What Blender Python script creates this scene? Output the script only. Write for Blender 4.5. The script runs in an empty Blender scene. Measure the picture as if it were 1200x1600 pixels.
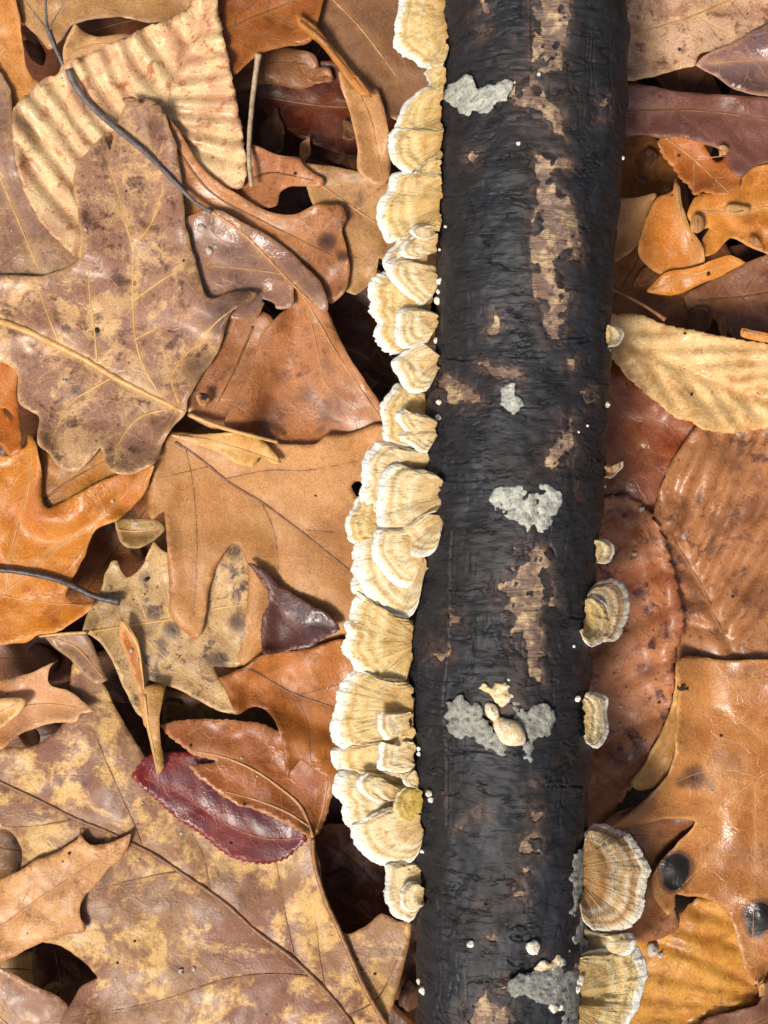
import bpy, math, random
import numpy as np
from mathutils import Vector
from mathutils.geometry import delaunay_2d_cdt

# ------------------------------------------------------------------ camera, sky, sun, exposure
S = 0.00016            # metres per unit; all layout below is in units of 0.16 mm on the forest floor
D = 2000.0             # camera height in units (0.32 m)
sc = bpy.context.scene
col = sc.collection
cam_d = bpy.data.cameras.new('camera'); cam = bpy.data.objects.new('camera', cam_d); col.objects.link(cam)
cam.location = (0, 0, D * S); cam.rotation_euler = (0, 0, 0)
cam_d.sensor_fit = 'HORIZONTAL'; cam_d.sensor_width = 36; cam_d.lens = 36 * D / 1200
cam_d.clip_start = 0.01; cam_d.clip_end = 50
cam_d.dof.use_dof = True; cam_d.dof.focus_distance = (D - 190) * S; cam_d.dof.aperture_fstop = 60
sc.camera = cam
sc.render.resolution_x, sc.render.resolution_y = 768, 1024
W = bpy.data.worlds.new('World'); sc.world = W; W.use_nodes = True
SUN_EL, SUN_AZ = math.radians(58), math.radians(215)     # azimuth clockwise from +Y
wn = W.node_tree.nodes; wl = W.node_tree.links
sky = wn.new('ShaderNodeTexSky'); sky.sky_type = 'NISHITA'; sky.sun_disc = False
sky.sun_elevation = SUN_EL; sky.sun_rotation = SUN_AZ
sky.air_density = 1.0; sky.dust_density = 6.0; sky.ozone_density = 0.5
bg = wn['Background']; bg.inputs['Strength'].default_value = 0.065
wl.new(sky.outputs[0], bg.inputs[0])
sd = bpy.data.lights.new('sun', 'SUN'); sd.energy = 3.0; sd.angle = math.radians(12); sd.color = (1, 0.95, 0.86)
sun = bpy.data.objects.new('sun', sd); col.objects.link(sun)
sv = Vector((math.sin(SUN_AZ) * math.cos(SUN_EL), math.cos(SUN_AZ) * math.cos(SUN_EL), math.sin(SUN_EL)))
sun.rotation_euler = sv.to_track_quat('Z', 'Y').to_euler(); sun.location = sv
sc.view_settings.view_transform = 'Standard'; sc.view_settings.look = 'None'
sc.view_settings.exposure = 0.45; sc.view_settings.gamma = 1
sc.cycles.use_denoising = True
sc.cycles.max_bounces = 5; sc.cycles.diffuse_bounces = 3; sc.cycles.glossy_bounces = 2; sc.cycles.use_adaptive_sampling = True; sc.cycles.adaptive_threshold = 0.015

# ------------------------------------------------------------------ numeric helpers
def _hash(ix, iy, seed):
    h = (ix.astype(np.int64) * 374761393 + iy.astype(np.int64) * 668265263 + seed * 1442695041) & 0xFFFFFFFF
    h = ((h ^ (h >> 13)) * 1274126177) & 0xFFFFFFFF
    return ((h ^ (h >> 16)) & 0xFFFF) / 65535.0
def vnoise(x, y, seed=0):
    x = np.asarray(x, float); y = np.asarray(y, float)
    ix = np.floor(x); iy = np.floor(y); fx = x - ix; fy = y - iy
    fx = fx * fx * fx * (fx * (fx * 6 - 15) + 10); fy = fy * fy * fy * (fy * (fy * 6 - 15) + 10)
    a = _hash(ix, iy, seed); b = _hash(ix + 1, iy, seed); c = _hash(ix, iy + 1, seed); d = _hash(ix + 1, iy + 1, seed)
    return (a * (1 - fx) + b * fx) * (1 - fy) + (c * (1 - fx) + d * fx) * fy - 0.5
def fbm(x, y, seed=0, oct=4, gain=0.5):
    s = 0; a = 1.0; f = 1.0
    for k in range(oct):
        s = s + a * vnoise(x * f + 17.3 * k, y * f - 9.1 * k, seed + k); a *= gain; f *= 2.03
    return s
def sm(a, b, x):
    t = np.clip((x - a) / (b - a), 0, 1); return t * t * (3 - 2 * t)
def inside(poly, x, y):
    P = np.asarray(poly, float); r = np.zeros(np.shape(x), bool); n = len(P)
    for i in range(n):
        x0, y0 = P[i - 1]; x1, y1 = P[i]
        if y0 == y1: continue
        c = (y0 > y) != (y1 > y)
        r ^= c & (x < (x1 - x0) * (y - y0) / (y1 - y0) + x0)
    return r
def segdist(pts, x, y, closed=False):
    P = np.asarray(pts, float); d = np.full(np.shape(x), 1e9)
    n = len(P)
    for i in range(n if closed else n - 1):
        a = P[i]; b = P[(i + 1) % n]; v = b - a; L = v @ v
        if L < 1e-9: continue
        t = np.clip(((x - a[0]) * v[0] + (y - a[1]) * v[1]) / L, 0, 1)
        d = np.minimum(d, np.hypot(x - a[0] - t * v[0], y - a[1] - t * v[1]))
    return d
def catmull(pts, step, closed=True, sharp=0.5):
    P = np.asarray(pts, float); n = len(P); out = []
    rng = range(n if closed else n - 1)
    for i in rng:
        if closed: p0, p1, p2, p3 = P[i - 1], P[i], P[(i + 1) % n], P[(i + 2) % n]
        else: p0, p1, p2, p3 = P[max(i - 1, 0)], P[i], P[i + 1], P[min(i + 2, n - 1)]
        L = np.linalg.norm(p2 - p1); k = max(1, int(round(L / step)))
        def tang(a, b, c):      # tangent shrinks at sharp corners so tips stay pointed
            u = b - a; v = c - b; lu = np.linalg.norm(u) + 1e-6; lv = np.linalg.norm(v) + 1e-6
            cs = (u @ v) / (lu * lv); g = 0.15 + 0.85 * max(0.0, (cs + 0.3) / 1.3)
            t = (c - a); return t / (np.linalg.norm(t) + 1e-6) * L * g * 2 * sharp
        m1 = tang(p0, p1, p2); m2 = tang(p1, p2, p3)
        for j in range(k):
            t = j / k; t2 = t * t; t3 = t2 * t
            out.append((2 * t3 - 3 * t2 + 1) * p1 + (t3 - 2 * t2 + t) * m1 + (-2 * t3 + 3 * t2) * p2 + (t3 - t2) * m2)
    if not closed: out.append(P[-1])
    return np.array(out)
def to_world(px, py, z):
    k = (D - z) / D * S
    return np.stack([(px - 600) * k, -(py - 800) * k, z * S + 0 * px], -1)
def lin(c, k=0.9, sat=1.0):
    g = (c[0] + c[1] + c[2]) / 3; c = [min(255, max(0, g + (v - g) * sat)) for v in c]; r = []
    for v in c:
        v = v / 255.0; r.append((v / 12.92 if v <= 0.04045 else ((v + 0.055) / 1.055) ** 2.4) * k)
    return (*r, 1.0)

# ------------------------------------------------------------------ object helpers
def mesh_obj(name, verts, faces, m, parent=None, origin=None, attrs=None, thick=0.0, smooth=True):
    v = np.asarray(verts, float)
    if origin is None: origin = v.mean(0) if parent is None else np.zeros(3)
    me = bpy.data.meshes.new(name)
    me.from_pydata((v - origin).tolist(), [], [tuple(map(int, f)) for f in faces])
    if smooth: me.polygons.foreach_set('use_smooth', np.ones(len(me.polygons), bool))
    if attrs:
        for k, a in attrs.items():
            at = me.attributes.new(k, 'FLOAT', 'POINT'); at.data.foreach_set('value', np.asarray(a, np.float32))
    if m: me.materials.append(m)
    me.update()
    o = bpy.data.objects.new(name, me); col.objects.link(o); o.location = origin if parent is None else (0, 0, 0)
    if parent: o.parent = parent
    if thick:
        md = o.modifiers.new('thickness', 'SOLIDIFY'); md.thickness = thick; md.offset = -1
    return o
def empty(name, loc):
    o = bpy.data.objects.new(name, None); col.objects.link(o); o.location = loc; o.empty_display_size = 0.005; return o
def tag(o, label=None, cat=None, group=None, kind=None):
    if label: o['label'] = label
    if cat: o['category'] = cat
    if group: o['group'] = group
    if kind: o['kind'] = kind
    return o
def tube(name, pts, radii, m, parent, origin, n=7, flat=1.0):
    """tapered tube through world points"""
    P = np.asarray(pts, float); k = len(P); V = []; F = []
    for i in range(k):
        t = P[min(i + 1, k - 1)] - P[max(i - 1, 0)]; t /= np.linalg.norm(t) + 1e-12
        s = np.cross(t, (0, 0, 1)); s /= np.linalg.norm(s) + 1e-12; u = np.cross(s, t)
        for j in range(n):
            a = 2 * math.pi * j / n
            V.append(P[i] + radii[i] * (math.cos(a) * s + flat * math.sin(a) * u))
    for i in range(k - 1):
        for j in range(n):
            a = i * n + j; b = i * n + (j + 1) % n
            F.append((a, b, b + n, a + n))
    F.append(tuple(range(n))[::-1]); F.append(tuple(range((k - 1) * n, k * n)))
    return mesh_obj(name, V, F, m, parent, origin)

# ------------------------------------------------------------------ material helpers
class NT:
    def __init__(s, name):
        s.m = bpy.data.materials.new(name); s.m.use_nodes = True; s.n = s.m.node_tree.nodes; s.l = s.m.node_tree.links
        s.b = s.n['Principled BSDF']
    def node(s, t, **kw):
        n = s.n.new(t)
        for k, v in kw.items():
            if k.startswith('_'): setattr(n, k[1:], v)
            else:
                i = n.inputs[k]
                if hasattr(v, 'is_linked') and hasattr(v, 'node'): s.l.new(v, i)
                else: i.default_value = v
        return n
    def noise(s, vec, scale, detail=4, rough=0.55, dist=0.0):
        return s.node('ShaderNodeTexNoise', Vector=vec, Scale=scale, Detail=detail, Roughness=rough, Distortion=dist).outputs['Fac']
    def ramp(s, fac, lo, hi, a=0.0, b=1.0):
        n = s.node('ShaderNodeMapRange', Value=fac); n.interpolation_type = 'SMOOTHSTEP'
        for k, v in (('From Min', lo), ('From Max', hi), ('To Min', a), ('To Max', b)): n.inputs[k].default_value = v
        return n.outputs[0]
    def mix(s, fac, a, b, mode='MIX'):
        n = s.n.new('ShaderNodeMix'); n.data_type = 'RGBA'; n.blend_type = mode
        for i, v in ((0, fac), (6, a), (7, b)):
            if hasattr(v, 'node'): s.l.new(v, n.inputs[i])
            else: n.inputs[i].default_value = v
        return n.outputs[2]
    def math(s, op, a, b=0.0):
        n = s.n.new('ShaderNodeMath'); n.operation = op
        for i, v in ((0, a), (1, b)):
            if hasattr(v, 'node'): s.l.new(v, n.inputs[i])
            else: n.inputs[i].default_value = v
        return n.outputs[0]
    def attr(s, name):
        n = s.n.new('ShaderNodeAttribute'); n.attribute_name = name; return n.outputs['Fac']
    def coord(s, seed=0, scale=(1, 1, 1)):
        tc = s.n.new('ShaderNodeTexCoord')
        mp = s.n.new('ShaderNodeMapping'); mp.inputs['Location'].default_value = (seed * 1.37, seed * 0.71, seed * 0.33)
        mp.inputs['Scale'].default_value = scale
        s.l.new(tc.outputs['Object'], mp.inputs['Vector']); return mp.outputs[0]
    def bump(s, h, dist, strength=1.0, normal=None):
        n = s.node('ShaderNodeBump', Height=h, Distance=dist, Strength=strength)
        if normal is not None: s.l.new(normal, n.inputs['Normal'])
        return n.outputs[0]
    def out(s, color, rough, normal=None, spec=0.5):
        for k, v in (('Base Color', color), ('Roughness', rough), ('Normal', normal), ('Specular IOR Level', spec)):
            if v is None: continue
            if hasattr(v, 'node'): s.l.new(v, s.b.inputs[k])
            else: s.b.inputs[k].default_value = v
        return s.m
def mul(c, k): return (c[0] * k, c[1] * k, c[2] * k, 1)

def leaf_material(name, base, blotch, dark, vein, amt=0.5, scale=70, spots=0.35, rough=0.42, seed=0, fine=1.0, wet=0.5):
    t = NT(name); v = t.coord(seed); K = 0.77
    base, blotch, dark, vein = [tuple(min(255, max(0, sum(q) / 3 + (w_ * k_ - sum(q) / 3) * 1.10)) for w_, k_ in zip(q, (1.0, 1.0, .99))) for q in (base, blotch, dark, vein)]
    n1 = t.noise(v, scale, 6, 0.66, 0.5); n2 = t.noise(v, scale * 3.4, 4, 0.7, 0.4)
    f = t.math('ADD', n1, t.math('MULTIPLY', t.math('SUBTRACT', n2, 0.5), 0.35))
    c = t.mix(t.ramp(f, 0.57 - amt * 0.22, 0.72 - amt * 0.22), lin(base, K), lin(blotch, K))
    nw = t.noise(v, scale * 0.5, 2, 0.5)                                # broad change of tone over the blade
    c = t.mix(t.ramp(nw, 0.40, 0.66, 0.0, 0.4), c, mul(lin(base, K), 0.6))
    sp = t.noise(v, scale * 1.9, 4, 0.7, 0.5)
    c = t.mix(t.ramp(sp, 0.52, 0.66, 0.0, min(1.0, spots * 1.5)), c, lin(dark, K))           # stains
    n3 = t.noise(v, scale * 9, 2, 0.6)
    c = t.mix(t.ramp(n3, 0.64, 0.72, 0.0, spots * 1.2), c, mul(lin(dark, K), 0.5))   # specks
    def cells(sc, width):
        vo = t.n.new('ShaderNodeTexVoronoi'); vo.feature = 'DISTANCE_TO_EDGE'; vo.inputs['Scale'].default_value = sc
        wn_ = t.node('ShaderNodeTexNoise', Vector=v, Scale=sc * 0.9); ws = t.node('ShaderNodeVectorMath', _operation='SCALE'); t.l.new(wn_.outputs['Color'], ws.inputs[0]); ws.inputs['Scale'].default_value = 0.9 / sc
        ad = t.node('ShaderNodeVectorMath', _operation='ADD'); t.l.new(v, ad.inputs[0]); t.l.new(ws.outputs[0], ad.inputs[1]); t.l.new(ad.outputs[0], vo.inputs['Vector'])
        return t.ramp(vo.outputs[0], 0.0, width, 1.0, 0.0)
    net = cells(520, 0.10); net2 = cells(150, 0.035)                          # fine and coarse net of veins
    c = t.mix(t.math('MULTIPLY', net, 0.09 * fine), c, lin(vein, K))
    c = t.mix(t.math('MULTIPLY', net2, 0.22 * fine), c, lin(vein, K))
    grain = t.noise(v, 2600, 2, 0.7)
    c = t.mix(0.55, c, t.mix(t.ramp(grain, 0.25, 0.75), (0.5, 0.48, 0.46, 1), (1.42, 1.42, 1.4, 1)), 'MULTIPLY')
    c = t.mix(t.math('MULTIPLY', t.attr('vein'), 0.5), c, lin(vein, K))
    c = t.mix(t.math('MULTIPLY', t.attr('rim'), 0.4), c, lin(vein, K))
    stn = t.ramp(t.math('ADD', t.attr('stain'), t.math('MULTIPLY', t.math('SUBTRACT', n2, 0.5), 0.7)), 0.12, 0.75)
    c = t.mix(t.math('MULTIPLY', stn, t.ramp(t.attr('stain'), 0.0, 0.5, 0.0, 0.8)), c, mul(lin(dark, K), 0.85))
    c = t.mix(t.ramp(t.math('ADD', t.attr('stain'), t.math('MULTIPLY', n2, 0.9)), 1.2, 1.42), c, (0.012, 0.009, 0.008, 1))
    r = t.ramp(t.noise(v, scale * 1.7, 2, 0.5), 0.4, 0.62, rough + 0.24, rough - 0.04 * wet)
    wr = t.noise(v, 170, 3, 0.5, 0.3)                                        # cockling of the blade
    h = t.math('ADD', t.math('MULTIPLY', net, 0.05), t.math('ADD', t.math('MULTIPLY', wr, 0.9), t.math('MULTIPLY', t.noise(v, 1300, 2, 0.65), 0.34)))
    h = t.math('ADD', h, t.math('MULTIPLY', net2, 0.12))
    m = t.out(c, r, t.bump(h, 0.0004, 0.7 * fine), 0.38)
    t.b.inputs['Coat Weight'].default_value = 0.10 * wet; t.b.inputs['Coat Roughness'].default_value = 0.22
    return m
def plain_material(name, c1, c2, scale=300, rough=0.5, seed=0, bump=0.0002, stretch=(1, 1, 1)):
    t = NT(name); v = t.coord(seed, stretch)
    n = t.noise(v, scale, 5, 0.65)
    c = t.mix(t.ramp(n, 0.35, 0.65), lin(c1), lin(c2))
    return t.out(c, rough, t.bump(t.noise(v, scale * 3, 4, 0.6), bump, 0.8))

# ------------------------------------------------------------------ the branch as a solid (used by the leaves lying under it, too)
ZC = 212.0                                             # height of the branch axis
_ly = [-900, 0, 120, 250, 400, 560, 620, 660, 720, 800, 880, 950, 1005, 1080, 1200, 1300, 1450, 1600, 2500]
_lx = [735, 698, 690, 683, 679, 682, 670, 664, 667, 664, 657, 650, 638, 636, 642, 651, 654, 656, 640]
_ry = [-900, 0, 200, 270, 320, 500, 620, 700, 780, 850, 930, 1000, 1100, 1250, 1330, 1400, 1500, 1600, 2500]
_rx = [1010, 980, 978, 972, 967, 958, 952, 950, 942, 936, 926, 922, 919, 918, 918, 912, 907, 905, 880]
def branch_ring(yw):
    """axis x and radius at a place along the branch"""
    py = 800 + yw * D / (D - ZC)
    k = np.arange(-30, 31, 10.0)
    a = sum(np.interp(py + q, _ly, _lx) for q in k) / len(k); b = sum(np.interp(py + q, _ry, _rx) for q in k) / len(k)
    t1 = np.arctan((a - 600) / D); t2 = np.arctan((b - 600) / D); m = (t1 + t2) / 2; h = (t2 - t1) / 2
    return (D - ZC) * np.tan(m), (D - ZC) / np.cos(m) * np.sin(h)
def branch_top(px, py):
    """height of the branch surface under a line of sight"""
    px = np.asarray(px, float); py = np.asarray(py, float); z = np.full(px.shape, ZC + 80.0)
    for _ in range(14):
        k = (D - z) / D; cx, r = branch_ring((py - 800) * k)
        q = np.clip(1 - (((px - 600) * k - cx) / r) ** 2, 0, 1)
        z = 0.5 * z + 0.5 * (ZC + r * np.sqrt(q))
    return z
def branch_under(px, py):
    """height of the branch's underside above a place on the floor (large where the branch is not overhead)"""
    cx, r = branch_ring((py - 800) * 0.98); q = 1 - (((px - 600) * 0.98 - cx) / r) ** 2
    return np.where(q > 0, ZC - r * np.sqrt(np.clip(q, 0, 1)), 1e3)

# ------------------------------------------------------------------ ground
t = NT('forest_soil'); v = t.coord(3)
soil = t.mix(t.ramp(t.noise(v, 60, 6, 0.65), 0.35, 0.7), lin((34, 22, 14)), lin((70, 44, 26)))
t.out(soil, 0.8, t.bump(t.noise(v, 240, 6, 0.7), 0.004, 1.0))
n = 60; gx = np.linspace(-1, 1, n); gx = np.sign(gx) * np.abs(gx) ** 2.2 * 3.0
X, Y = np.meshgrid(gx, gx); Z = -0.052 + 0.004 * fbm(X * 30, Y * 30, 5)
V = np.stack([X, Y, Z], -1).reshape(-1, 3)
F = [(i * n + j, i * n + j + 1, (i + 1) * n + j + 1, (i + 1) * n + j) for i in range(n - 1) for j in range(n - 1)]
tag(mesh_obj('ground', V, F, t.m, origin=np.zeros(3)), kind='structure')

# ------------------------------------------------------------------ leaves
CELL = 4.0; GX0, GY0 = -120.0, -120.0; GW, GH = 362, 462
gxx, gyy = np.meshgrid(GX0 + CELL * np.arange(GW), GY0 + CELL * np.arange(GH))
HD = np.full((GH, GW), -175.0) + 20 * fbm(gxx / 190, gyy / 190, 77, 2)      # deep litter seen down the gaps
H = np.full((GH, GW), -38.0) + 34 * fbm(gxx / 150, gyy / 150, 78, 2)         # springy upper litter
UNDER = branch_under(gxx, gyy)
TOPPED = np.zeros((GH, GW))                             # where a leaf of the upper layer lies
def maxf(a, r):
    o = a.copy()
    for k in range(1, r + 1):
        o[:, k:] = np.maximum(o[:, k:], a[:, :-k]); o[:, :-k] = np.maximum(o[:, :-k], a[:, k:])
    b = o.copy()
    for k in range(1, r + 1):
        o[k:] = np.maximum(o[k:], b[:-k]); o[:-k] = np.maximum(o[:-k], b[k:])
    return o
def blur(a, r):
    for ax in (0, 1):
        p = [(0, 0), (0, 0)]; p[ax] = (r + 1, r)
        c = np.cumsum(np.pad(a, p, mode='edge'), axis=ax); w = 2 * r + 1
        a = (np.take(c, range(w, c.shape[ax]), ax) - np.take(c, range(0, c.shape[ax] - w), ax)) / w
    return a
def bil(G, px, py):
    fx = np.clip((np.asarray(px, float) - GX0) / CELL, 0, GW - 1.001); fy = np.clip((np.asarray(py, float) - GY0) / CELL, 0, GH - 1.001)
    ix = fx.astype(int); iy = fy.astype(int); fx = fx - ix; fy = fy - iy
    return (G[iy, ix] * (1 - fx) + G[iy, ix + 1] * fx) * (1 - fy) + (G[iy + 1, ix] * (1 - fx) + G[iy + 1, ix + 1] * fx) * fy

LEAF_T = 0.9
leaf_no = 0
def make_leaf(name, label, outline, mat, veinmat, mid=None, sec=(), petiole=None, midw=(5, 2), secw=(2.4, 1.0), crease=2.0, cw=9.0,
              pleat=0.0, pleatw=26.0, rough=12.0, rscale=85.0, curl=12.0, curlw=28.0, bend=None, humps=(), stiff=0.7, lift=0.0,
              teeth=0.0, tooth=13.0, jag=0.8, group=None, spacing=7.0, holes=(), cat='leaf', gap=6.5, pairs=0, pang=50, deep=False, vsoft=3.2, stains=()):
    """one fallen leaf: outline and veins in floor units, draped on what already lies there"""
    global H, HD, leaf_no
    if deep: H, HD = HD, H
    leaf_no += 1; sd_ = leaf_no * 13
    O = catmull(outline, 2.0 if teeth else 4.0)
    if jag or teeth:
        dlt = np.roll(O, -1, 0) - np.roll(O, 1, 0); nrm = np.stack([dlt[:, 1], -dlt[:, 0]], -1); nrm /= np.linalg.norm(nrm, axis=1)[:, None] + 1e-6
        arc = np.concatenate([[0], np.cumsum(np.linalg.norm(np.diff(O, axis=0), axis=1))])
        off = jag * 2.2 * fbm(arc / 16.0, arc * 0 + leaf_no, sd_, 3) + jag * 5 * vnoise(arc / 75.0, arc * 0 + 3 + leaf_no, sd_)
        if teeth: off = off + teeth * (np.mod(arc / tooth, 1.0) - 0.5)
        O = O + nrm * off[:, None]
    veins = []
    if mid: veins.append((catmull(mid, 9, False), midw, True))
    sec = list(sec)
    if pairs and mid:                                    # side veins running from the midrib to the margin
        M = catmull(mid, 4, False); rr = random.Random(sd_)
        for k in range(pairs):
            i = int((k + 0.7) / (pairs + 0.6) * (len(M) - 2)); d0 = M[i + 1] - M[i]; d0 /= np.linalg.norm(d0)
            for sgn in (-1, 1):
                p = M[i].copy(); a = math.radians(pang + rr.uniform(-6, 6)) * sgn; pts = [tuple(p)]
                for q in range(40):
                    a *= 0.985; dd = np.array([d0[0] * math.cos(a) - d0[1] * math.sin(a), d0[0] * math.sin(a) + d0[1] * math.cos(a)])
                    p = p + dd * 8
                    if not inside(O, np.array([p[0]]), np.array([p[1]]))[0]: break
                    pts.append(tuple(p))
                if len(pts) > 3: sec.append(pts[:-1])
    for s_ in sec: veins.append((catmull(s_, 9, False), secw, False))
    c0 = O.mean(0)
    def shape(x, y):
        z = rough * fbm(x / rscale + leaf_no * 3.1, y / rscale, sd_, 3) + rough * 0.16 * fbm(x / 14, y / 14 + leaf_no, sd_ + 5, 2)
        if curl: z = z + curl * np.exp(-segdist(O[::3], x, y, True) / curlw) * (0.25 + 3.0 * vnoise(x / 70, y / 70, sd_ + 9))
        if bend: z = z + bend[0] * (x - c0[0]) / 100.0 + bend[1] * (y - c0[1]) / 100.0
        for hx, hy, hr, ha in humps: z = z + ha * np.exp(-((x - hx) ** 2 + (y - hy) ** 2) / (hr * hr))
        for vp, w_, ismid in veins:
            if ismid: z = z - crease * 1.5 * np.exp(-segdist(vp[::2] if len(vp) > 4 else vp, x, y) / (cw * 1.6))
        if len(veins) > (1 if mid else 0):
            ds = np.full(np.shape(x), 1e9)
            for vp, w_, ismid in veins:
                if not ismid or pleat: ds = np.minimum(ds, segdist(vp[::2] if len(vp) > 6 else vp, x, y))
            z = z - crease * np.exp(-ds / cw)
            if pleat: z = z + pleat * np.clip(ds / pleatw, 0, 1) ** .85
        return z
    # drape on the height field
    x0, y0 = O.min(0); x1, y1 = O.max(0)
    i0 = int(max(0, (x0 - GX0) // CELL - 8)); i1 = int(min(GW, (x1 - GX0) // CELL + 10)); j0 = int(max(0, (y0 - GY0) // CELL - 8)); j1 = int(min(GH, (y1 - GY0) // CELL + 10))
    sx, sy = gxx[j0:j1, i0:i1], gyy[j0:j1, i0:i1]; Hs = H[j0:j1, i0:i1]
    mask = inside(O, sx, sy); wide = maxf(mask.astype(float), 2) > 0.5
    for hp in holes: mask &= ~inside(hp, sx, sy)
    Z0 = shape(sx, sy)
    floor_ = blur(maxf(np.where(wide, Hs, -200), 3), 5) + gap
    up = np.quantile((Hs + gap - Z0)[mask], 0.8) if mask.any() else 0
    base = stiff * (Z0 + up) + (1 - stiff) * (floor_ + (Z0 - Z0[mask].mean() if mask.any() else 0)) + lift
    need = np.where(wide, np.maximum(Hs + gap - base, 0), 0)
    rz = blur(maxf(need, 3), 3)
    Zf = np.minimum(base + rz, UNDER[j0:j1, i0:i1] - 4)
    H[j0:j1, i0:i1] = np.where(maxf(mask.astype(float), 1) > 0.5, np.maximum(Hs, Zf), Hs)
    if not deep: TOPPED[j0:j1, i0:i1] = np.maximum(TOPPED[j0:j1, i0:i1], mask)
    DZ = np.zeros((GH, GW)); DZ[j0:j1, i0:i1] = Zf - Z0
    def zat(x, y): return shape(x, y) + bil(DZ, x, y)
    # mesh
    hx = np.arange(x0, x1, spacing); hy = np.arange(y0, y1, spacing * 0.866)
    XX, YY = np.meshgrid(hx, hy); XX = XX + (np.arange(len(hy)) % 2)[:, None] * spacing / 2
    XX = XX + spacing * 0.3 * vnoise(XX * 1.7, YY * 1.7, 4); YY = YY + spacing * 0.3 * vnoise(XX * 1.3, YY * 1.9, 8)
    XX, YY = XX.ravel(), YY.ravel(); k = inside(O, XX, YY); XX, YY = XX[k], YY[k]
    k = segdist(O, XX, YY, True) > spacing * 0.5; XX, YY = XX[k], YY[k]
    hl = [catmull(hp, 3.5) for hp in holes]
    for hp in hl:
        k = ~inside(hp, XX, YY) & (segdist(hp, XX, YY, True) > 3); XX, YY = XX[k], YY[k]
    pts = [Vector(p) for p in O]; nb = len(O); ed = [(i, (i + 1) % nb) for i in range(nb)]
    for hp in hl:
        b0 = len(pts); pts += [Vector(p) for p in hp]; ed += [(b0 + i, b0 + (i + 1) % len(hp)) for i in range(len(hp))]
    pts += [Vector(p) for p in zip(XX, YY)]
    vs, es, fs, *_ = delaunay_2d_cdt(pts, ed, [], 1 if not hl else 0, 0.01)
    q = np.array([(p.x, p.y) for p in vs]); fs = np.array([f for f in fs if len(f) == 3])
    cen = q[fs].mean(1); k = inside(O, cen[:, 0], cen[:, 1])
    for hp in hl: k &= ~inside(hp, cen[:, 0], cen[:, 1])
    fs = fs[k]
    zz = zat(q[:, 0], q[:, 1])
    w = to_world(q[:, 0], q[:, 1], zz)
    nz = np.cross(w[fs[0][1]] - w[fs[0][0]], w[fs[0][2]] - w[fs[0][0]])[2]
    if nz < 0: fs = fs[:, ::-1]
    vd = np.zeros(len(q))
    for vp, w_, ismid in veins:
        vd = np.maximum(vd, np.exp(-segdist(vp, q[:, 0], q[:, 1]) / (max(5.0, vsoft) if ismid else vsoft)) * (1.0 if ismid else 0.75))
    rim = np.exp(-segdist(O, q[:, 0], q[:, 1], True) / 2.6)
    stn = np.zeros(len(q))
    for sx_, sy_, sr_, sa_ in stains: stn = np.maximum(stn, sa_ * np.exp(-(((q[:, 0] - sx_) ** 2 + (q[:, 1] - sy_) ** 2) / sr_ ** 2) ** 1.3))
    org = w.mean(0); org[2] = w[:, 2].min()
    root = empty(name, org); tag(root, label, cat, group)
    mesh_obj('blade', w, fs, mat, root, org, {'vein': vd, 'rim': rim, 'stain': stn}, LEAF_T * S)
    for vp, w_, ismid in veins:
        k_ = inside(O, vp[:, 0], vp[:, 1])
        k_[1:-1] |= False
        idx = np.where(k_)[0]
        if len(idx) < 3: continue
        vp = vp[idx[0]:idx[-1] + 1]
        r = np.linspace(w_[0], w_[1], len(vp)) * (0.5 + 0.06 * np.random.RandomState(sd_).randn(len(vp)))
        tube('midrib' if ismid else 'vein', to_world(vp[:, 0], vp[:, 1], zat(vp[:, 0], vp[:, 1]) + 0.15 * r), r * S, veinmat, root, org, 6, 0.7)
    if petiole: add_petiole(root, petiole, veinmat, zat)
    if deep: H, HD = HD, H
    return root
def add_petiole(root, petiole, veinmat, zat=None):
    pp = catmull(petiole[0], 8, False); r = np.linspace(petiole[1], petiole[2], len(pp)) * 0.5
    r[-3:] *= np.array([1.0, 1.15, 1.1])[:min(3, len(r))]
    hz = bil(maxf(H, 1), pp[:, 0], pp[:, 1]) + r + (petiole[3] if len(petiole) > 3 else 1)
    hz = np.convolve(np.pad(hz, 4, mode='edge'), np.ones(9) / 9, 'valid'); hz = np.maximum(hz, bil(H, pp[:, 0], pp[:, 1]) + r * 0.7)
    if zat and not (len(petiole) > 4): hz[0] = zat(pp[:1, 0], pp[:1, 1])[0]
    tube('petiole', to_world(pp[:, 0], pp[:, 1], hz), r * S, petiole[5] if len(petiole) > 5 else veinmat, root, np.array(root.location), 8)
def make_stalk(name, label, path, w0, w1, mat, rise=2.0, group=None, knob=1.3):
    pp = catmull(path, 8, False); pp = pp + 1.2 * np.stack([vnoise(pp[:, 1] / 20, pp[:, 0] * 0, 5), vnoise(pp[:, 0] / 20, pp[:, 1] * 0, 6)], -1)
    r = np.linspace(w0, w1, len(pp)) * 0.5
    r[-3:] *= np.array([1.1, knob, knob]); hz = bil(maxf(H, 2), pp[:, 0], pp[:, 1]) + r + rise
    hz = np.convolve(np.pad(hz, 6, mode='edge'), np.ones(13) / 13, 'valid'); hz = np.maximum(hz, bil(H, pp[:, 0], pp[:, 1]) + r * 0.7)
    o = tube(name, to_world(pp[:, 0], pp[:, 1], hz), r * S, mat, None, None, 9)
    return tag(o, label, 'stalk', group)

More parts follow.
